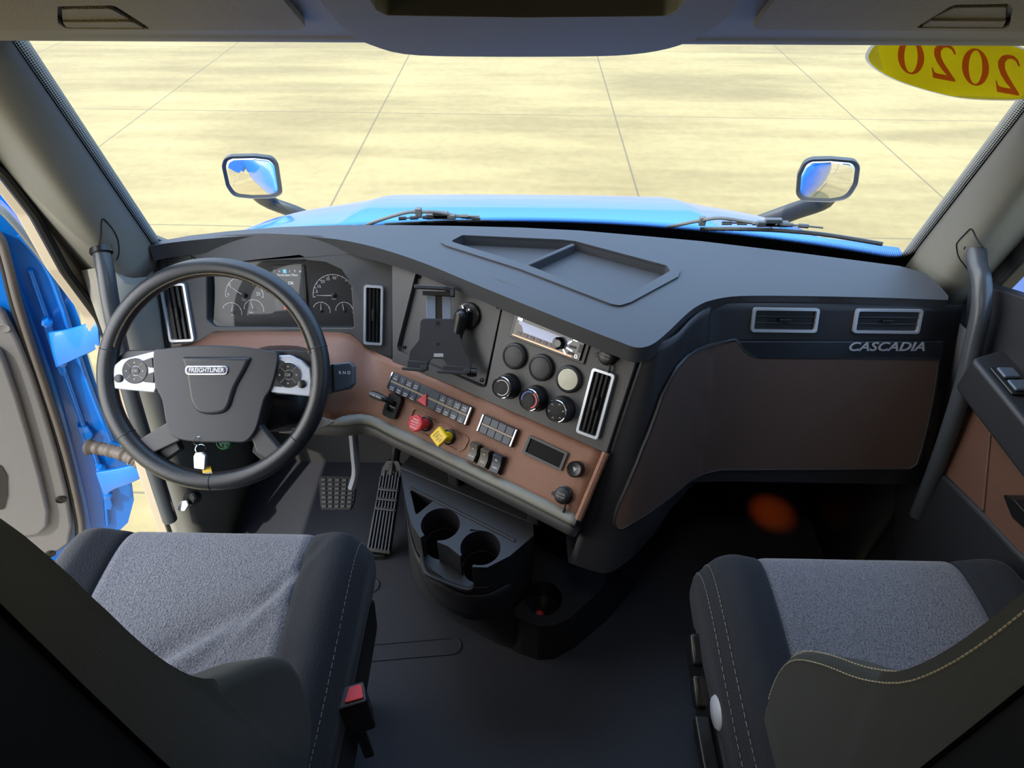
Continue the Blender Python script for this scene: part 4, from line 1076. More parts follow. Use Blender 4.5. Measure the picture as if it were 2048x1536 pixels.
# spoke bridge behind the pods to the rim
for pts in ([(222, 772), (206, 765), (212, 725), (250, 700), (330, 698), (330, 780)], [(636, 790), (646, 745), (628, 705), (590, 700), (540, 700), (540, 790)]): mk('spoke_back', G().prism(fillet(W2(pts), .003), -.026, -.008), M_LEATH, parent=sw, F=FWH, bevel=.004)
for pts in ([(339, 842), (362, 880), (300, 909), (286, 920), (262, 884), (280, 878)], [(496, 858), (514, 905), (548, 926), (566, 905), (536, 870), (518, 848)]):
    mk('lower_spoke', G().prism(fillet(W2(pts), .004), -.024, .002), M_GREY, parent=sw, F=FWH, bevel=.006, seg=4)
for pts in ([(345, 879), (356, 900), (322, 925), (300, 930), (290, 918), (318, 898)], [(505, 885), (500, 905), (522, 925), (540, 930), (530, 905)]):
    mk('spoke_web', G().prism(fillet(W2(pts), .004), -.030, -.010), M_DARK, parent=sw, F=FWH, bevel=.004)
# ---- column
sc = thing('column_cover', 'black steering column shroud behind the wheel with a selector stalk', 'steering column', FWH @ T(0, 0, -.16))
def colring(z, cx, cy, rx, ry, n=28): return [V((cx+rx*math.copysign(abs(math.cos(a))**.7, math.cos(a)), cy+ry*math.copysign(abs(math.sin(a))**.7, math.sin(a)), z)) for a in [2*PI*k/n for k in range(n)]]
g = G().loft([colring(-.045, .0, -.02, .06, .06), colring(-.06, .03, -.045, .115, .075), colring(-.13, .05, -.04, .13, .085), colring(-.22, .05, -.02, .11, .085), colring(-.34, .03, .02, .07, .07)])
mk('column_shroud', g, M_BLACK, parent=sc, F=FWH, smooth=60)
s0, s1 = W(600, 770, -.07), W(668, 757, -.045)
g = G().tube([s0, s1], .010, 10); mk('stalk_stem', g, M_DARK, parent=sc, F=FWH)
g = G().prism(fillet(W2([(636, 729), (690, 722), (700, 732), (700, 768), (690, 778), (640, 790)]), .006), -.055, -.035)
mk('selector_stalk', g, mat('stalk_grey_blue', '3c4650', .35), parent=sc, F=FWH, bevel=.006, seg=4)
mk('stalk_ring', G().prism(fillet(W2([(652, 728), (658, 727), (660, 783), (654, 785)]), .001), -.056, -.034), M_BLACK, parent=sc, F=FWH, bevel=.001)
join_text('stalk_text', [('R N D', FWH @ T(*W(680, 745, -.0345)), .009, .0001, 1)], M_WHITE, sc)
c = W(556, 862, -.1); mk('column_lever_plate', G().prism(fillet(W2([(528, 850), (600, 838), (640, 850), (600, 868), (532, 866)]), .004), -.12, -.105), M_TRIM, parent=sc, F=FWH, bevel=.003)
# ---- diagnostic socket, keys
F = imgF(447, 884, 1.42); t = thing('diagnostic_socket', 'round green diagnostic socket under the steering wheel hub', 'socket', F)
mk('socket_shell', G().lathe([(.017, -.02), (.017, .0), (.015, .002), (.0145, -.002)], 28), M_GREEN, parent=t, F=F)
g = G()
for k in range(6): g.lathe([(.0022, -.002), (.0022, .001)], 8, T(.009*math.cos(k*PI/3), .009*math.sin(k*PI/3), 0))
mk('socket_pins', g, M_BLACK, parent=t, F=F, kind='stuff'); mk('socket_face', G().lathe([(.0146, -.012), (.0146, -.002)], 24), M_GREEN, parent=t, F=F)
mk('socket_bracket', G().box(.02, .20, .01, c=(0, .09, -.03)), M_BLACK, parent=t, F=F)
F = imgF(400, 890, 1.235); t = thing('key_bunch', 'truck keys with a steel fob and yellow tag hanging under the wheel hub', 'keys', F)
def ringF(x, y, r_, tilt): return G().tube([T(x, y, 0) @ RY(tilt) @ V((r_*math.cos(a), r_*math.sin(a), 0)) for a in [2*PI*k/20 for k in range(20)]], .0009, 6, closed=True)
K = 1.235/FOC
mk('key_ring', ringF(-.004, .008, .0085, 50), M_CHROME, parent=t, F=F); mk('split_ring', ringF(.001, -.008, .009, 30), M_CHROME, parent=t, F=F)
mk('key_fob', G().prism(fillet([(-.010, -.046), (.012, -.049), (.014, -.020), (.006, -.013), (-.007, -.014), (-.011, -.022)], .003), -.005, .005), M_STEEL, parent=t, F=F, bevel=.002)
mk('yellow_tag', G().prism(fillet([(.000, -.046), (.017, -.042), (.026, -.078), (.008, -.082)], .002), -.008, -.0065), M_YEL, parent=t, F=F)
mk('tag_label', G().prism([(.006, -.055), (.018, -.053), (.021, -.064), (.009, -.066)], -.0064, -.006), M_GREYP, parent=t, F=F)

# ============================================================ CENTER CONSOLE
con = thing('center_console', 'black molded center console with two cup holders and a lower round bin', 'console', T(-.02, .95, 0))
ZT = .475; PT = T(0, 0, ZT)
c1 = pz(881, 1048, ZT); c2 = pz(961, 1095, ZT); rc = .0425
def pl2(u, v, z=ZT): p = pz(u, v, z); return (p.x, p.y)
a1s, a1e = pl2(841, 1076), pl2(874, 1084); b1s, b1e = pl2(920, 1112), pl2(944, 1134)
def arc(c, p, q, r_, ccw):
    a0 = math.atan2(p[1]-c.y, p[0]-c.x); a1 = math.atan2(q[1]-c.y, q[0]-c.x)
    if ccw and a1 < a0: a1 += 2*PI
    if not ccw and a1 > a0: a1 -= 2*PI
    return [(c.x+r_*math.cos(lerp(a0, a1, k/24)), c.y+r_*math.sin(lerp(a0, a1, k/24))) for k in range(25)]
# top plate outline: start left edge, into cup 1 (clockwise round the far side), bridge, cup 2, right side, back
top_out = [pl2(800, 935), pl2(806, 975), pl2(812, 1010), pl2(824, 1050), a1s]+arc(c1, a1s, a1e, rc, False)+[a1e, pl2(895, 1092), b1s]+arc(c2, b1s, b1e, rc, False)+[b1e, pl2(975, 1135), pl2(1020, 1112), pl2(1068, 1071), pl2(1066, 1045), pl2(985, 1000)]
body_out = [pl2(800, 935), pl2(806, 975), pl2(812, 1010), pl2(824, 1050), pl2(841, 1078), pl2(858, 1100), pl2(890, 1122), pl2(925, 1136), pl2(944, 1138), pl2(975, 1135), pl2(1020, 1112), pl2(1068, 1071), pl2(1066, 1045), pl2(985, 1000)]
tri_h = [pl2(820, 978), pl2(868, 1000), pl2(832, 1030)]
g = G().prism(top_out, -.075, 0, holes=[fillet(tri_h, .004)])
mk('cup_tray', g, M_DARK, parent=con, F=PT, bevel=.003, seg=3)
g = G().prism(body_out, -.19, -.075, holes=[circ(rc-.002, 32, c1.x, c1.y), circ(rc-.002, 32, c2.x, c2.y)])
mk('cup_tray_base', g, M_DARK, parent=con, F=PT, bevel=.003)
mk('cup_floor', G().prism(body_out, -.21, -.19), M_BLACK, parent=con, F=PT)
# front retaining lip around the slot
lipP = [V((*pl2(u, v), 0)) for u, v in ((838, 1078), (842, 1098), (852, 1114), (890, 1130), (925, 1142), (938, 1142), (943, 1136))]
g = G().tube([p+V((0, 0, -.068)) for p in spline(lipP, 4)], .006, 8); mk('front_lip', g, M_DARK, parent=con, F=PT)
# outer body down to the floor
def flr(pts, z=0): return [V(pz(u, v, z)) for u, v in pts]
top_l = [V((x, y, ZT-.10)) for x, y in body_out[:11]]
bot_l = flr([(812, 1010), (814, 1050), (818, 1085), (822, 1120), (832, 1160), (850, 1190), (885, 1222), (925, 1246), (965, 1268), (1010, 1290), (1050, 1300)])
rows = []
for k in range(9):
    t_ = k/8; e = t_**1.5
    rows.append([a.lerp(b, e)+V((0, 0, 0)) for a, b in zip(top_l, bot_l)])
for r_i, row in enumerate(rows):
    for p, a, b in zip(row, top_l, bot_l): p.z = lerp(a.z, b.z, r_i/8)
rows2 = [[V(q) for q in spline(r_, 3)] for r_ in rows]
mk('console_skirt', G().loft(rows2, closed=False, cap=False), M_DARK, parent=con, smooth=60, solid=.004)
# lower bin step
ZB = .21; PB = T(0, 0, ZB); cb = pz(1087, 1196, ZB)
binp = [pl2(u, v, ZB) for u, v in ((935, 1120), (948, 1180), (1000, 1213), (1050, 1243), (1078, 1252), (1105, 1252), (1140, 1236), (1185, 1195), (1215, 1160), (1150, 1090), (1040, 1060))]
binf = [(p.x, p.y) for p in flr([(900, 1140), (930, 1245), (985, 1278), (1040, 1308), (1075, 1320), (1108, 1318), (1150, 1295), (1215, 1240), (1275, 1170), (1180, 1080), (1040, 1060)])]
g = G().prism(fillet(binp, .012), -.02, 0, holes=[circ(.0455, 36, cb.x, cb.y)])
mk('bin_top', g, M_DARK, parent=con, F=PB, bevel=.004, seg=3)
g = G().loft([[V((x, y, 0)) for x, y in fillet(binf, .012)], [V((x, y, ZB-.012)) for x, y in fillet(binp, .012)]], cap=False)
mk('bin_body', g, M_DARK, parent=con, smooth=60)
mk('bin_well', G().lathe([(.0455, ZB-.005), (.0445, ZB-.065), (1e-4, ZB-.065)], 36, T(cb.x, cb.y, 0), cap=False), M_BLACK, parent=con, smooth=50)
p = pz(1079, 1231, ZB-.10); t = thing('red_cap', 'small red disc lying at the bottom of the lower console bin', 'cap', T(p.x, p.y-.0, ZB-.108))
p = pz(1079, 1228, ZB-.058); t.matrix_world = T(p.x, p.y, ZB-.064); WM[t.name] = T(p.x, p.y, ZB-.064)
mk('cap_disc', G().lathe([(.0115, 0), (.0115, .006), (.009, .009), (1e-4, .009)], 20), M_RED, parent=t, F=WM[t.name])
join_text('cap_mark', [('//', WM[t.name] @ T(0, 0, .0092), .010, .0001, 1)], M_WHITE, t)
# back wall with divider, and the console core up to the dash
bw = [pz(806, 900, .52), pz(905, 945, .52), pz(1066, 1040, .52)]
e0 = V((*pl2(800, 935), 0)); e1 = V((*pl2(1068, 1048), 0)); dd = (e1-e0); Fw = frame((e0+e1)/2+V((0, 0, ZT)), dd, V((0, 0, 1)))
L_ = dd.length
mk('back_wall', G().box(L_, .07, .01, c=(0, .03, -.055)), M_TRIMC, parent=con, F=Fw, bevel=.002) if 'M_TRIMC' in globals() else mk('back_wall', G().box(L_, .07, .01, c=(0, .03, -.055)), mat('console_wall_lit', 'a89c86', .6), parent=con, F=Fw, bevel=.002)  # lighter tan puts the daylight falling on this wall into its colour
mk('back_ledge', G().box(L_, .012, .055, c=(0, -.004, -.026)), M_DARK, parent=con, F=Fw, bevel=.002)
mk('wall_divider', G().box(.03, .07, .05, c=(-L_*.10, .028, -.035)), M_DARK, parent=con, F=Fw, bevel=.006)
ra_, rb_2 = pz(820, 976, ZT), pz(1030, 1082, ZT)
mk('tray_rib', G().tube([ra_, ra_.lerp(rb_2, .5), rb_2], .004, 8), M_DARK, parent=con)
mk('right_post', G().box(.03, .07, .06, c=(L_*.49, .028, -.03)), M_DARK, parent=con, F=Fw, bevel=.006)
core = [(-.30, 1.38), (-.30, 1.12), (-.02, 1.00), (.06, .94), (.14, .90), (.19, .92), (.24, 1.0), (.28, 1.38)]
mk('console_core', G().prism(core, 0, .50), M_DARK, parent=con, bevel=.015, seg=4)

# ============================================================ PEDALS
F = T(*pz(757, 1112, .03)); t = thing('accelerator_pedal', 'long ribbed accelerator pedal beside the center console', 'pedal', F)
pa = [pz(733, 1098, .05), pz(783, 1108, .05), pz(805, 932, .25), pz(768, 925, .25)]
ctr = (pa[0]+pa[1]+pa[2]+pa[3])/4; up = (pa[3]+pa[2]-pa[0]-pa[1]); rgt = (pa[1]-pa[0]+pa[2]-pa[3]); FP = frame(ctr, rgt, up)
def lp(u, v): return l2(u, v, FP)
P_ = [lp(731, 1103), lp(779, 1110), lp(800, 960), lp(803, 935), lp(796, 922), lp(773, 920), lp(763, 935), lp(757, 965)]
mk('pedal_plate', G().prism(fillet(P_, .004), -.014, -.003), M_BLACK, parent=t, F=FP, bevel=.002)
c0, c1_, c2_, c3 = V(lp(737, 1096)), V(lp(777, 1102)), V(lp(800, 938)), V(lp(765, 936))
for k in range(7):
    s = k/6
    for (a, b) in ((0, .48), (.515, .60), (.635, .72), (.755, .97 if 0 < k < 6 else .90)):
        A = c0.lerp(c1_, s).lerp(c3.lerp(c2_, s), a); B = c0.lerp(c1_, s).lerp(c3.lerp(c2_, s), b)
        d = (B-A); Fr = FP @ frame((*( (A+B)/2), .0), (d.x, d.y, 0), (-d.y, d.x, 0))
        mk('pedal_rib', G().box(d.length, .0042, .006), M_PEDAL, parent=t, F=Fr, bevel=.001)
for a in (.497, .617, .737): 
    A = c0.lerp(c3, a); B = c1_.lerp(c2_, a); d = B-A; Fr = FP @ frame((*((A+B)/2), -.001), (d.x, d.y, 0), (-d.y, d.x, 0)); mk('cross_rib', G().box(d.length, .003, .004), M_PEDAL, parent=t, F=Fr)
mk('pedal_heel', G().box(.045, .02, .02, T(*(pz(757, 1110, .015)))), M_BLACK, parent=t, bevel=.004)
mk('pedal_mount', G().tube([ctr+up*.20-V((0, 0, .01)), ctr+up*.32+V((0, .04, .0)), ctr+up*.35+V((0, .10, .06)), V((ctr.x, FIRE, ctr.z+.25))], .014, 8), M_BLACK, parent=t)
pb = [pz(641, 1016, .15), pz(708, 1018, .15), pz(715, 952, .20), pz(637, 955, .20)]
ctr = (pb[0]+pb[1]+pb[2]+pb[3])/4; up = (pb[3]+pb[2]-pb[0]-pb[1]); rgt = (pb[1]-pb[0]+pb[2]-pb[3]); FP = frame(ctr, rgt, up)
t = thing('brake_pedal', 'square rubber brake pedal on a bare metal arm', 'pedal', T(ctr.x, ctr.y, ctr.z))
P_ = [lp(643, 1020), lp(701, 1020), lp(708, 1005), lp(714, 953), lp(637, 951), lp(640, 1008)]
mk('pedal_base', G().prism(fillet(P_, .004), -.012, 0), M_RUBBER, parent=t, F=FP, bevel=.002)
c0, c1_, c2_, c3 = V(lp(643, 1017)), V(lp(704, 1017)), V(lp(711, 957)), V(lp(640, 955))
for i in range(5):
    for j in range(7):
        s, a = (i+.5)/5, (j+.5)/7; c = c0.lerp(c1_, s).lerp(c3.lerp(c2_, s), a)
        mk('tread_block', G().box(.0125, .0078, .005, c=(c.x, c.y, .0015)), M_PEDALB, parent=t, F=FP, bevel=.001) if 'M_PEDALB' in globals() else mk('tread_block', G().box(.0125, .0078, .005, c=(c.x, c.y, .0015)), M_GREY, parent=t, F=FP, bevel=.001)
arm = [ctr+V((.045, .0, .02)), pz(712, 945, .24), pz(709, 900, .33), pz(706, 860, .42), pz(704, 820, .52)]
mk('pedal_arm', G().tube([V(q) for q in spline(arm, 4)], .0095, 8, sq=1.5), M_SILVP, parent=t)
# ============================================================ SEATS
def seat(cx, dy, dz, lab, side, stitched, by=0, bx=0):
    F = T(cx, dy, 0); t = thing('seat', lab, 'seat', F, 'the two cab seats')
    def prof(x):
        ax = abs(x); top = .0; 
        bol = .022*math.exp(-((ax-.235)/.04)**2); edge = max(0, (ax-.25)/.045)**2*.045
        crown = -.006*(1-(ax/.175)**2) if ax < .175 else 0
        seam = -.007*math.exp(-((ax-.176)/.006)**2)
        h = bol-edge+crown+seam+dz
        fr = -.018*(ax/.29)**3   # front corners pulled back
        ins = max(0, (ax-.26)/.035)*.012
        P = [(.640+fr, .49), (.680+fr, .505), (.698+fr-ins, .545), (.697+fr-ins, .580+h*.6), (.680+fr-ins, .606+h), (.640+fr, .618+h), (.56, .618+h), (.46, .608+h), (.36, .600+h), (.28, .600+h), (.22, .60+h), (.16, .58+h), (.15, .50)]
        out = [V((x, q[1], q[2])) for q in spline([(0, a, b) for a, b in P], 8)]
        if side == 'left':
            for q in out:
                if q.z > .575 and q.y < .67:
                    for (x0, y0, ax_, w0, dp) in ((.03, .47, .62, .014, .010), (-.05, .42, .75, .020, .006), (.14, .55, .95, .009, .006), (.10, .38, .45, .016, .004)):
                        d = (q.x-x0)*math.sin(ax_)-(q.y-y0)*math.cos(ax_); l_ = (q.x-x0)*math.cos(ax_)+(q.y-y0)*math.sin(ax_)
                        q.z += dp*(-math.exp(-(d/w0)**2)+.6*math.exp(-((d-w0*1.6)/w0)**2))*math.exp(-(l_/.13)**2)
        return out
    def span(a, b, n): return [prof(lerp(a, b, k/n)) for k in range(n+1)]
    mk('cushion_center', G().loft(span(-.176, .176, 60)), M_FABL, parent=t, F=F, smooth=60)
    for s in (-1, 1):
        b_ = mk('cushion_bolster', G().loft(span(.176*s, .29*s, 14)), M_FABD, parent=t, F=F, smooth=75)
        for xx, dzz in ((.272, .0), (.285, -.002)):
            pr = prof(xx*s); pts = [p+V((.0012*s, 0, .0012)) for p in pr[20:90:3]]
            g = G()
            for i in range(0, len(pts)-1):
                for f0 in (0, .33, .66):
                    g.tube([pts[i].lerp(pts[i+1], f0), pts[i].lerp(pts[i+1], f0+.22)], .0006, 4)
            if stitched or xx < .28: mk('stitching', g, M_STI2, parent=b_, F=F, smooth=0, kind='stuff')
    # wrinkles are in the fabric of the driver cushion only
    # side skirt of the cushion
    for s in (-1, 1): mk('cushion_skirt', G().box(.03, .44, .12, c=(s*.262, .41, .47)), M_FABD, parent=t, F=F, bevel=.012)
    # backrest: side profile lofted across
    SP = [(.250, .56), (.375, .60), (.402, .66), (.412, .73), (.400, .79), (.362, .86), (.315, .93), (.280, 1.0), (.262, 1.07), (.252, 1.15), (.246, 1.25), (.236, 1.33), (.218, 1.365), (.205, 1.34), (.203, 1.22), (.203, 1.08), (.204, .92), (.206, .76), (.212, .62)]
    sp = spline([(0, a, b) for a, b in SP], 3, closed=True); cy = .29; cz = .9
    def sec(x, k, wing):
        out = []
        for p in sp:
            y = p[1]; z = p[2]
            if y > .26 and z > .55: y = lerp(min(y, .262), y, wing)
            y2 = cy+(y-cy)*(1-k*.0); out.append(V((x+bx, by+y2-k*(.012 if y > .3 else -.012 if y < .2 else 0), z-k*(.012 if z > 1.2 else -.0))))
        return out
    secs = [sec(-.252, 1.4, 1), sec(-.250, .8, 1), sec(-.244, .25, 1), sec(-.235, 0, 1), sec(-.20, 0, .95), sec(-.16, 0, .45), sec(-.12, 0, .1), sec(0, 0, .0),
            sec(.12, 0, .1), sec(.16, 0, .45), sec(.20, 0, .95), sec(.235, 0, 1), sec(.244, .25, 1), sec(.250, .8, 1), sec(.252, 1.4, 1)]
    bk = mk('backrest', G().loft(secs), M_FABB, parent=t, F=F, smooth=50)
    if stitched:
        for s in (-1, 1):
            for xo, k_ in ((.238, 0), (.251, 0)):
                pts = [V((xo*s, by+p[1]+.001, p[2])) for p in sp[6:36]]
                if xo > .25: pts = [V((xo*s+.0014*s, p.y-.012, p.z)) for p in pts]
                g = G()
                for i in range(len(pts)-1):
                    n = max(1, int((pts[i+1]-pts[i]).length/.006))
                    for q in range(n):
                        g.tube([pts[i].lerp(pts[i+1], (q+.1)/n), pts[i].lerp(pts[i+1], (q+.75)/n)], .0009, 4)
                mk('back_stitching', g, M_STI3, parent=bk, F=F, smooth=0, kind='stuff')
    # hard shell behind
    sh_ = [(.208, .62), (.203, .80), (.202, 1.0), (.202, 1.2), (.202, 1.32), (.15, 1.30), (.13, 1.15), (.125, .9), (.14, .66)]
    ss = spline([(0, a, b) for a, b in sh_], 3, closed=True)
    mk('back_shell', G().loft([[V((x+bx, by+p[1], p[2])) for p in ss] for x in (-.246, -.236, 0, .236, .246)]), M_BLACK, parent=t, F=F, smooth=60)
    # headrest wing rising out of view
    mk('headrest', G().loft([[V((x, lerp(.21, y, k), z)) for y, z in [(.17, 1.36), (.25, 1.37), (.262, 1.45), (.25, 1.54), (.20, 1.56), (.165, 1.5)]] for x, k in ((-.13, .6), (-.12, 1), (.12, 1), (.13, .6))]), M_FABB, parent=t, F=F, sub=1)
    # base: suspension box and side covers
    mk('seat_base', G().prism(rrect(.40, .40, .03), .0, .12), M_BLACK, parent=t, F=F @ T(0, .42, 0), bevel=.01)
    g = G()
    for k in range(6): g.prism(rrect(.36-.02*(k % 2), .36-.02*(k % 2), .03), .12+k*.05, .17+k*.05, T(0, .42, 0))
    mk('suspension_bellows', g, M_RUBBER, parent=t, F=F, kind='stuff')
    mk('seat_frame', G().box(.50, .46, .05, c=(0, .40, .445)), M_BLACK, parent=t, F=F, bevel=.01)
    sd_ = -1 if side == 'right' else 1
    mk('side_cover', G().prism(fillet([(.22, .36), (.60, .40), (.62, .47), (.60, .50), (.22, .50)], .015), -.012, .012), M_BLACK, parent=t,
       F=F @ Matrix(((0, 0, 1, sd_*.278), (1, 0, 0, 0), (0, 1, 0, 0), (0, 0, 0, 1))), bevel=.004)
    if side == 'right':
        x = -.305
        mk('seat_lever', G().prism(fillet([(-.045, -.010), (.05, -.013), (.05, .013), (-.045, .010)], .005), -.012, .012), M_BLACK, parent=t, F=F @ T(x, .40, .47) @ RZ(90) @ RX(90), bevel=.003)
        mk('lever_pivot_cap', G().lathe([(.030, -.01), (.030, .004), (.024, .012), (1e-4, .014)], 24), M_LIGHT, parent=t, F=F @ T(-.282, .44, .52) @ RY(-90), smooth=50)
        for k, (y, z) in enumerate(((.56, .49), (.50, .455))):
            mk('adjuster_paddle', G().box(.022, .055, .030, T(-.295, y, z) @ RX(20)), M_BLACK, parent=t, F=F, bevel=.006)
        mk('recliner_cover', G().lathe([(.036, -.012), (.036, .01), (.028, .018), (1e-4, .02)], 28), M_LIGHT2, parent=t, F=F @ T(-.272, .31, .46) @ RY(-90), smooth=50)
        mk('release_strap', G().box(.012, .10, .006, T(-.300, .35, .40) @ RX(-35)), M_LIGHT2, parent=t, F=F, bevel=.002)
    return t
M_STI2 = mat('grey_stitching', '807c74', .8); M_STI3 = mat('tan_back_stitching', '9c9276', .8)
M_LIGHT = mat('pale_grey_plastic', 'a9adb6', .4); M_LIGHT2 = mat('slate_plastic', '4c5868', .35)
seat(-.590, .030, -.008, 'driver seat with a creased grey woven center and dark bolsters', 'left', False, by=-.046, bx=.018)
seat(.605, -.010, .0, 'passenger seat with a flat grey woven center and tan double stitching', 'right', True, by=.014)
# ---- seat belt buckle by the driver seat
F = frame(pz(700, 1392, .56), (1, .25, 0), (-.1, .45, .89)); t = thing('seat_belt_buckle', 'black seat belt buckle with a red button beside the driver seat', 'buckle', F)
# local y runs up the buckle; its top end faces the camera
FU = frame(pz(700, 1392, .56), (1, .30, 0), (-.25, .95, -.05))
mk('buckle_body', G().prism(fillet([(-.026, -.018), (.026, -.016), (.024, .020), (-.012, .020), (-.026, .006)], .006), -.10, 0), M_BLACK, parent=t, F=FU, bevel=.003)
mk('red_button', G().prism(fillet([(-.010, -.010), (.021, -.010), (.020, .014), (.000, .014)], .003), -.004, .003), M_RED, parent=t, F=FU, bevel=.001)
mk('buckle_stalk', G().box(.018, .010, .14, c=(-.004, 0, -.16)), M_BLACK, parent=t, F=FU, bevel=.003)

# ============================================================ OPEN DRIVER DOOR
ea = R(60); FD = frame((-1.0, 1.25, .5), (math.sin(ea), math.cos(ea), 0), (0, 0, 1))
door = thing('door_1', 'open blue driver door with grey inner panel and rubber seal', 'truck door', FD @ T(0, -.5, 0), kind='structure')
def D2(pts, off=0): return L2(pts, FD, off)
shell = [(-420, 250), (0, 412), (28, 440), (70, 495), (110, 548), (140, 590), (160, 640), (172, 700), (190, 760), (214, 830), (240, 890), (262, 950), (268, 1000), (256, 1045), (236, 1064), (190, 1072), (170, 1120), (120, 1160), (-420, 1250)]
win = [(-380, 330), (-60, 470), (-30, 560), (-60, 600), (-380, 560)]
mk('door_shell', G().prism(fillet(D2(shell), .01), -.035, 0, holes=[fillet(D2(win), .03)]), M_BLUE, parent=door, F=FD, bevel=.008, seg=3)
inner = [(-420, 395), (0, 470), (20, 520), (45, 590), (72, 660), (100, 740), (128, 830), (152, 920), (172, 1000), (182, 1060), (172, 1110), (120, 1150), (-420, 1230)]
g = G().prism(fillet(D2(inner, .02), .02), -.002, .022, holes=[fillet(D2(win, .02), .03)])
mk('inner_flange', g, M_BLUE, parent=door, F=FD, bevel=.010, seg=4)
sp_ = [(-60, 440), (-5, 470), (14, 520), (34, 600), (62, 690), (92, 780), (118, 860), (138, 930), (154, 1000), (163, 1050), (160, 1090), (140, 1115), (100, 1130), (0, 1150)]
P3 = [V(q) for q in spline([hit(u, v, FD, .030) for u, v in sp_], 5)]
mk('door_weatherstrip', G().tube(P3, .013, 10, sq=.7), M_SEAL, parent=door, smooth=60)
mk('weatherstrip_lip', G().tube([p+V((-.012, 0, 0))+FD.col[2].xyz*.006 for p in P3], .006, 8), M_RUBBER, parent=door, smooth=60)
P3 = [V(q) for q in spline([hit(u, v, FD, .012) for u, v in ((-200, 300), (-40, 395), (0, 418), (30, 448), (66, 492), (98, 532), (126, 562))], 5)]
mk('window_channel', G().tube(P3, .012, 8, sq=.6), M_SEALL, parent=door, smooth=60) if 'M_SEALL' in globals() else mk('window_channel', G().tube(P3, .012, 8, sq=.6), M_TRIM, parent=door, smooth=60)
pan = [(-420, 540), (0, 618), (12, 628), (40, 680), (66, 745), (92, 825), (116, 905), (136, 985), (146, 1050), (140, 1085), (108, 1108), (-420, 1200)]
PP = fillet(D2(pan, .04), .015)
pnl = mk('inner_panel', G().prism(PP, .018, .045), M_DOORP, parent=door, F=FD, bevel=.010, seg=4)
fld = [(-420, 640), (0, 690), (14, 720), (38, 790), (62, 870), (84, 950), (100, 1020), (98, 1050), (80, 1068), (-420, 1120)]
mk('panel_field', G().prism(fillet(D2(fld, .05), .02), .044, .060, taper=.02), M_DOORP, parent=door, F=FD, bevel=.010, seg=4)
mk('map_pocket', G().prism(fillet(D2([(-60, 925), (2, 930), (14, 950), (15, 990), (8, 1018), (-60, 1020)], .06), .008), .0595, .062), M_DARK, parent=pnl, F=FD)
for (u, v) in ((122, 1001), (101, 1110)):
    p = l2(u, v, FD, .05); q = FD @ T(p[0], p[1], 0)
    mk('screw_hole', G().lathe([(.013, .040), (.013, .0475), (.011, .0485), (.0105, .046), (.004, .046), (.0035, .048), (1e-4, .048)], 24), M_BLACK, parent=pnl, F=q)
p = l2(8, 656, FD, .045); mk('panel_dimple', G().lathe([(.011, .040), (.0105, .047), (1e-4, .0455)], 20, FD @ T(p[0], p[1], 0)), M_DOORP, parent=pnl)
# front edge bowl and crease lines of the blue stamping
def D3(pts, off): return [V(q) for q in spline([hit(u, v, FD, off) for u, v in pts], 5)]
mk('stamping_rib', G().tube(D3([(60, 540), (95, 640), (128, 740), (170, 860), (205, 960), (215, 1050)], .006), .006, 8), M_BLUE, parent=door, smooth=60)
mk('stamping_rib', G().tube(D3([(40, 470), (95, 540), (120, 600), (150, 690), (185, 790), (222, 880)], .004), .007, 8), M_BLUE, parent=door, smooth=60)
def hinge(plate_, arm, lab):
    t = mk('hinge', G().prism(fillet(D2(plate_, .02), .008), .0, .016), M_BLUE, parent=door, F=FD, bevel=.003)
    q = [hit(u, v, FD, o) for u, v, o in arm]
    top_ = q[:len(q)//2]; bot_ = q[len(q)//2:][::-1]
    a_ = [V(x) for x in spline(top_, 5)]; b_ = [V(x) for x in spline(bot_, 5)]
    mk('hinge_arm', G().loft([a_, [x.lerp(y, .5)+FD.col[2].xyz*.006 for x, y in zip(a_, b_)], b_], closed=False, cap=False), M_BLUE, parent=t, smooth=60, solid=.012, bevel=.002)
    for k in (0, -1):
        u, v = plate_[0] if k == 0 else plate_[len(plate_)//2]
        u += 12 if k == 0 else -10; v += 12 if k == 0 else -16
        p = l2(u, v, FD, .03); mk('hinge_bolt', G().lathe([(.012, .014), (.012, .024), (.006, .026)], 6, FD @ T(p[0], p[1], 0)), M_BLUE, parent=t, smooth=20)
hinge([(82, 638), (97, 640), (108, 668), (118, 700), (134, 745), (132, 754), (120, 754), (104, 715)], [(104, 662, .03), (140, 656, .06), (178, 645, .10), (204, 632, .12), (206, 686, .12), (186, 700, .10), (150, 716, .06), (118, 730, .03)], 'upper blue door hinge bracket beside the steering wheel rim')
hinge([(190, 930), (200, 930), (214, 970), (226, 1012), (222, 1024), (212, 1020)], [(196, 940, .03), (225, 936, .05), (262, 928, .08), (300, 915, .10), (300, 940, .10), (268, 958, .08), (232, 972, .05), (212, 985, .03)], 'lower blue door hinge bracket under the ribbed cable sleeve')
# corrugated cable sleeve
g = G(); q = [hit(u, v, FD, o) for u, v, o in ((178, 894, .03), (200, 897, .05), (230, 904, .08), (262, 916, .11), (285, 930, .13))]
q = [V(x) for x in spline(q, 8)]; rs = [.016+.0025*math.sin(i*2.6) for i in range(len(q))]; rs[0] = .022; rs[1] = .020
t = thing('cable_sleeve', 'grey ribbed rubber cable sleeve running from the door into the cab', 'cable sleeve', T(*q[0]))
mk('sleeve', g.tube(q, rs, 16), M_SEAL, parent=t, smooth=60)
mk('latch_plate', G().prism(fillet(D2([(155, 858), (176, 858), (186, 872), (180, 890), (168, 896)], .02), .003), .0, .014), M_BLUE, parent=door, F=FD, bevel=.002)
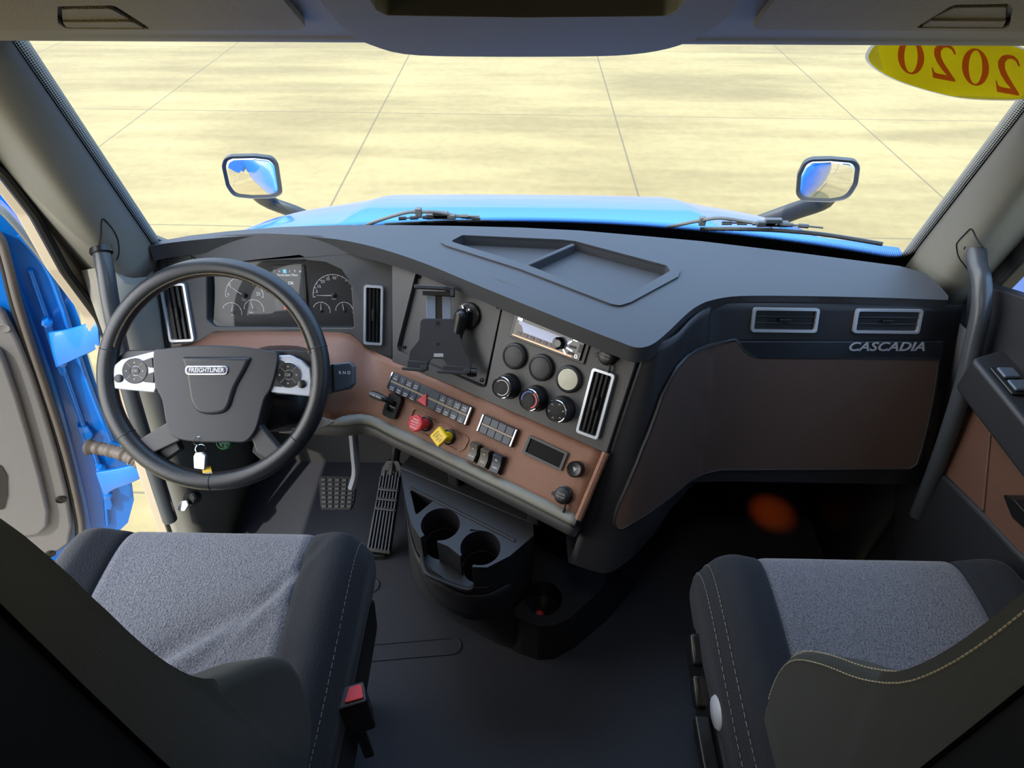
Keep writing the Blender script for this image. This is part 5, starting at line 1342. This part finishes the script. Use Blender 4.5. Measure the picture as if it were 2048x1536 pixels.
# door mirror on the far side of the open door
FM = FD @ T(0, 0, -.30); t = thing('door_mirror', 'dark blue back of a mirror housing beyond the open door', 'mirror', FM)
mk('mirror_shell', G().prism(fillet(L2([(-150, 200), (-20, 300), (18, 348), (45, 392), (66, 420), (76, 440), (79, 462), (70, 474), (40, 470), (-20, 440), (-150, 420)], FM), .02), -.06, 0), M_BLUED, parent=t, F=FM, bevel=.02, seg=5)
# ---- cab flank below the sill and fender seen through the door gap
g = G().prism([(.90, -.95), (3.2, -.95), (3.2, .25), (2.6, .42), (1.9, .62), (1.60, .64), (1.42, .30), (1.30, -.05), (.90, -.10)], -.02, .0)
FFn = Matrix(((0, 0, -1, -1.03), (-1, 0, 0, 0), (0, 1, 0, 0), (0, 0, 0, 1)))
g = G()
sect = [(1.10, 1.05), (1.10, 2.6)]
fp = [(.85, -.98), (.85, -.12), (1.24, -.10), (1.36, .10), (1.41, .30), (1.43, .30), (1.43, -.98)]
g.prism([(a, b) for a, b in fp], -.03, .03)
fen = mk('cab_flank', g, M_BLUE, F=Matrix(((0, 0, 1, -1.02), (1, 0, 0, 0), (0, 1, 0, 0), (0, 0, 0, 1))), bevel=.02, seg=4); tag(fen, 'blue cab flank and step panel below the driver door opening', 'body panel')
# ============================================================ GRAB HANDLES
def handle(sg, pts, lab):
    P = [V(q) for q in spline(pts, 6)]
    t = thing('grab_handle', lab, 'handle', T(*P[0]), 'grab handles on the windshield pillars')
    mk('handle_bar', G().tube(P, .017, 16), M_HND, parent=t, smooth=60)
    d = (P[1]-P[0]).normalized(); Fc = frame(P[0], d.orthogonal(), d.cross(d.orthogonal()))
    mk('handle_socket', G().lathe([(.0205, -.014), (.0215, .001), (.0200, .003), (.0175, .0)], 24, Fc, cap=False), M_BLACK, parent=t)
    # moulded cover on the pillar: dark outline
    return t
M_HND = mat('handle_grey', '3f4348', .32)
handle(-1, [px(203, 505, -.885), px(212, 548, -.875), px(220, 598, -.872), px(232, 660, -.875), px(262, 790, -.885), px(305, 930, -.895), px(340, 1040, -.90)], 'grey tube grab handle on the driver side pillar')
handle(1, [px(1953, 496, .885), px(1955, 530, .875), px(1963, 562, .870), px(1962, 620, .868), px(1947, 690, .868), px(1928, 770, .87), px(1900, 860, .875), px(1868, 950, .885), px(1835, 1030, .895)], 'grey tube grab handle on the passenger side pillar')
PB1 = BVHTree.FromPolygons([pl.data.vertices[i].co[:] for i in range(len(pl.data.vertices))], [list(p.vertices) for p in pl.data.polygons])
PB2 = BVHTree.FromPolygons([pr.data.vertices[i].co[:] for i in range(len(pr.data.vertices))], [list(p.vertices) for p in pr.data.polygons])
def seamline(par, B, pts):
    q = []
    for u, v in pts:
        r = ray(u, v).normalized(); h = B.ray_cast(CAM, r)
        if h[0]: q.append(h[0]-r*.0015)
    if len(q) > 1: mk('cover_seam', G().tube(q, .0012, 5), M_BLACK, parent=par)
def dense(pts, n=6): return [(p[0], p[1]) for p in spline([(a, b, 0) for a, b in pts], n)]
seamline(pl, PB1, dense([(197, 508), (198, 490), (202, 470), (203, 445), (206, 437), (216, 446), (228, 462), (236, 480), (238, 505), (234, 520)]))
seamline(pr, PB2, dense([(1935, 538), (1918, 515), (1913, 492), (1917, 482), (1930, 468), (1940, 458), (1946, 462), (1955, 480), (1968, 496)]))
# small dash-side pull knob at the driver's left knee
F = imgF(376, 1004, (px(376, 1004, -.872)-CAM).dot(FW)); t = thing('release_knob', 'small white-faced pull knob in a black socket by the driver kick panel', 'knob', F)
mk('knob_socket', G().lathe([(.017, -.03), (.018, .0), (.014, .004)], 24, T(.004, .008, 0)), M_BLACK, parent=t, F=F)
mk('knob_stem', G().lathe([(.008, -.005), (.008, .022)], 16, T(.002, .003, 0) @ RX(20)), M_BLACK, parent=t, F=F)
mk('knob_face', G().prism(fillet([(-.013, -.018), (.004, -.019), (.013, -.004), (.008, .008), (-.008, .006), (-.014, -.008)], .005), .016, .026), M_WHITE, parent=t, F=F, bevel=.003)
# ============================================================ PASSENGER DOOR (closed)
XR = .905; FR = Matrix(((0, 0, -1, XR), (1, 0, 0, 0), (0, -1, 0, 0), (0, 0, 0, 1)))
FR = frame((XR, .6, .5), (0, -1, 0), (0, 0, 1))   # normal toward -X
pd = thing('passenger_door_panel', 'passenger door lining with brown vinyl panels and a grey armrest', 'door panel', FR)
def PR(pts, off=0): return L2(pts, FR, off)
up_ = [(1935, 690), (1975, 640), (2015, 645), (2400, 760), (2400, 1150), (2048, 905), (1975, 822), (1925, 780)]
lowv = [(1926, 776), (1975, 820), (2048, 895), (2400, 1180), (2400, 1420), (2048, 1115), (1976, 1032), (1878, 942), (1895, 880)]
base_ = [(1880, 930), (1976, 1024), (2048, 1100), (2400, 1400), (2400, 1900), (2048, 1290), (1960, 1220), (1800, 1120), (1800, 900)]
mk('upper_lining', G().prism(PR([(1940, 560), (2400, 700), (2400, 1190), (2048, 905), (1975, 822), (1920, 775)]), -.03, .004), M_DARK, parent=pd, F=FR, bevel=.004)
mk('front_brown_panel', G().prism(fillet(PR([(1920, 770), (1985, 828), (1990, 850), (1973, 1028), (1870, 935), (1890, 870)]), .004), -.03, .008), M_BROWN3, parent=pd, F=FR, bevel=.004)
mk('rear_brown_panel', G().prism(fillet(PR([(1996, 838), (2048, 893), (2400, 1190), (2400, 1420), (2048, 1110), (1978, 1032)]), .004), -.03, .010), M_BROWN3, parent=pd, F=FR, bevel=.004)
mk('lower_lining', G().prism(PR(base_), -.03, .016), M_DARK, parent=pd, F=FR, bevel=.008)
# armrest ledge
FA = frame((XR-.0, .6, pz(1990, 740, .74).z), (0, -1, 0), (0, 0, 1))
arm_o = [px(1932, 694, XR), px(1990, 735, XR-.0)]
lw = .075; zA = px(1935, 705, XR-lw).z
def zt(u, v): p = pz(u, v, zA); return (p.x, p.y)
ar = [(XR+.02, zt(1920, 690)[1]), (XR-lw, zt(1925, 715)[1]), (XR-lw, -.05), (XR+.02, -.05)]
mk('armrest', G().prism(fillet(ar, .02), -.075, 0), M_DARK, parent=pd, F=T(0, 0, zA), bevel=.008, seg=4)
q0 = pz(2008, 765, zA); ex_ = pz(2048, 790, zA)-pz(1990, 752, zA)
FSW = frame(pz(2024, 764, zA), (0, -1, 0), (1, 0, 0))
sp2 = thing('window_switch_panel', 'small window switch panel on the passenger armrest', 'switch panel', FSW)
mk('panel_bezel', G().prism(rrect(.075, .045, .006), 0, .005), M_BLACK, parent=sp2, F=FSW, bevel=.002)
for k in (-1, 1): mk('window_switch', G().prism(rrect(.028, .030, .004), .004, .010), M_LIGHT2, parent=sp2, F=FSW @ T(k*.017, 0, 0), bevel=.003)
mk('pull_cup', G().prism(fillet(PR([(2020, 985), (2045, 1000), (2090, 1050), (2090, 1080), (2040, 1035)], .03), .008), .010, .045), M_BLACK, parent=pd, F=FR, bevel=.006)
# outside mirror seen through the passenger window
t = thing('door_mirror', 'blue mirror housing outside the passenger window', 'mirror', T(1.32, 1.3, .6))
mk('mirror_shell', G().box(.12, .46, .66, T(1.32, 1.34, .88) @ RZ(-20)), M_BLUED, parent=t, bevel=.04, seg=5)
mk('mirror_arm', G().tube([V((1.32, 1.34, .58)), V((1.22, 1.30, .52)), V((1.0, 1.2, .50))], .02, 10), M_HOUS, parent=t)
# ============================================================ FOOTWELL LAMP
c = pz(1545, 1022, .004)
_h = CB.ray_cast(V((c.x, c.y+.08, .05)), V((0, 0, 1))); HL = (_h[0].z if _h[0] else .42)-.036
t = thing('footwell_lamp', 'glowing amber lamp low in the passenger footwell', 'lamp', T(c.x, c.y+.08, HL))
mk('lamp_housing', G().lathe([(.022, .03), (.022, 0), (.018, -.002)], 20, T(c.x, c.y+.08, HL)), M_BLACK, parent=t)
mk('lamp_lens', G().lathe([(1e-4, -.004), (.012, -.003), (.018, 0)], 20, T(c.x, c.y+.08, HL), cap=False), M_LAMP, parent=t)
ld = bpy.data.lights.new('footwell_light', 'SPOT'); lo_ = bpy.data.objects.new('footwell_light', ld); COL.objects.link(lo_)
ld.energy = 3.2; ld.color = (1, .13, .01); ld.spot_size = R(24); ld.spot_blend = 1; ld.shadow_soft_size = .01
lo_.location = (c.x, c.y+.08, HL-.01); lo_.rotation_euler = (V(c)-V(lo_.location)).to_track_quat('-Z', 'Y').to_euler()
# ============================================================ FILL LAMP (unseen, added on the cab roof to brighten the interior)
t = thing('fill_lamp', 'round fill lamp added on the cab ceiling, out of view', 'lamp', T(0, .25, 1.79))
mk('fill_rim', G().lathe([(.10, .0), (.10, -.015), (.085, -.02)], 32, T(0, .25, 1.80), cap=False), M_TRIM, parent=t)
mk('fill_lens', G().lathe([(.086, -.016), (.05, -.024), (1e-4, -.028)], 32, T(0, .25, 1.80), cap=False), mat('fill_lens', 'efe6d6', .5, emit='fff0dc', es=1), parent=t)
dl = bpy.data.lights.new('fill_light', 'AREA'); do = bpy.data.objects.new('fill_light', dl); COL.objects.link(do)
dl.shape = 'DISK'; dl.size = .16; dl.energy = 1.3; dl.color = (1, .9, .78); do.location = (0, .25, 1.765)
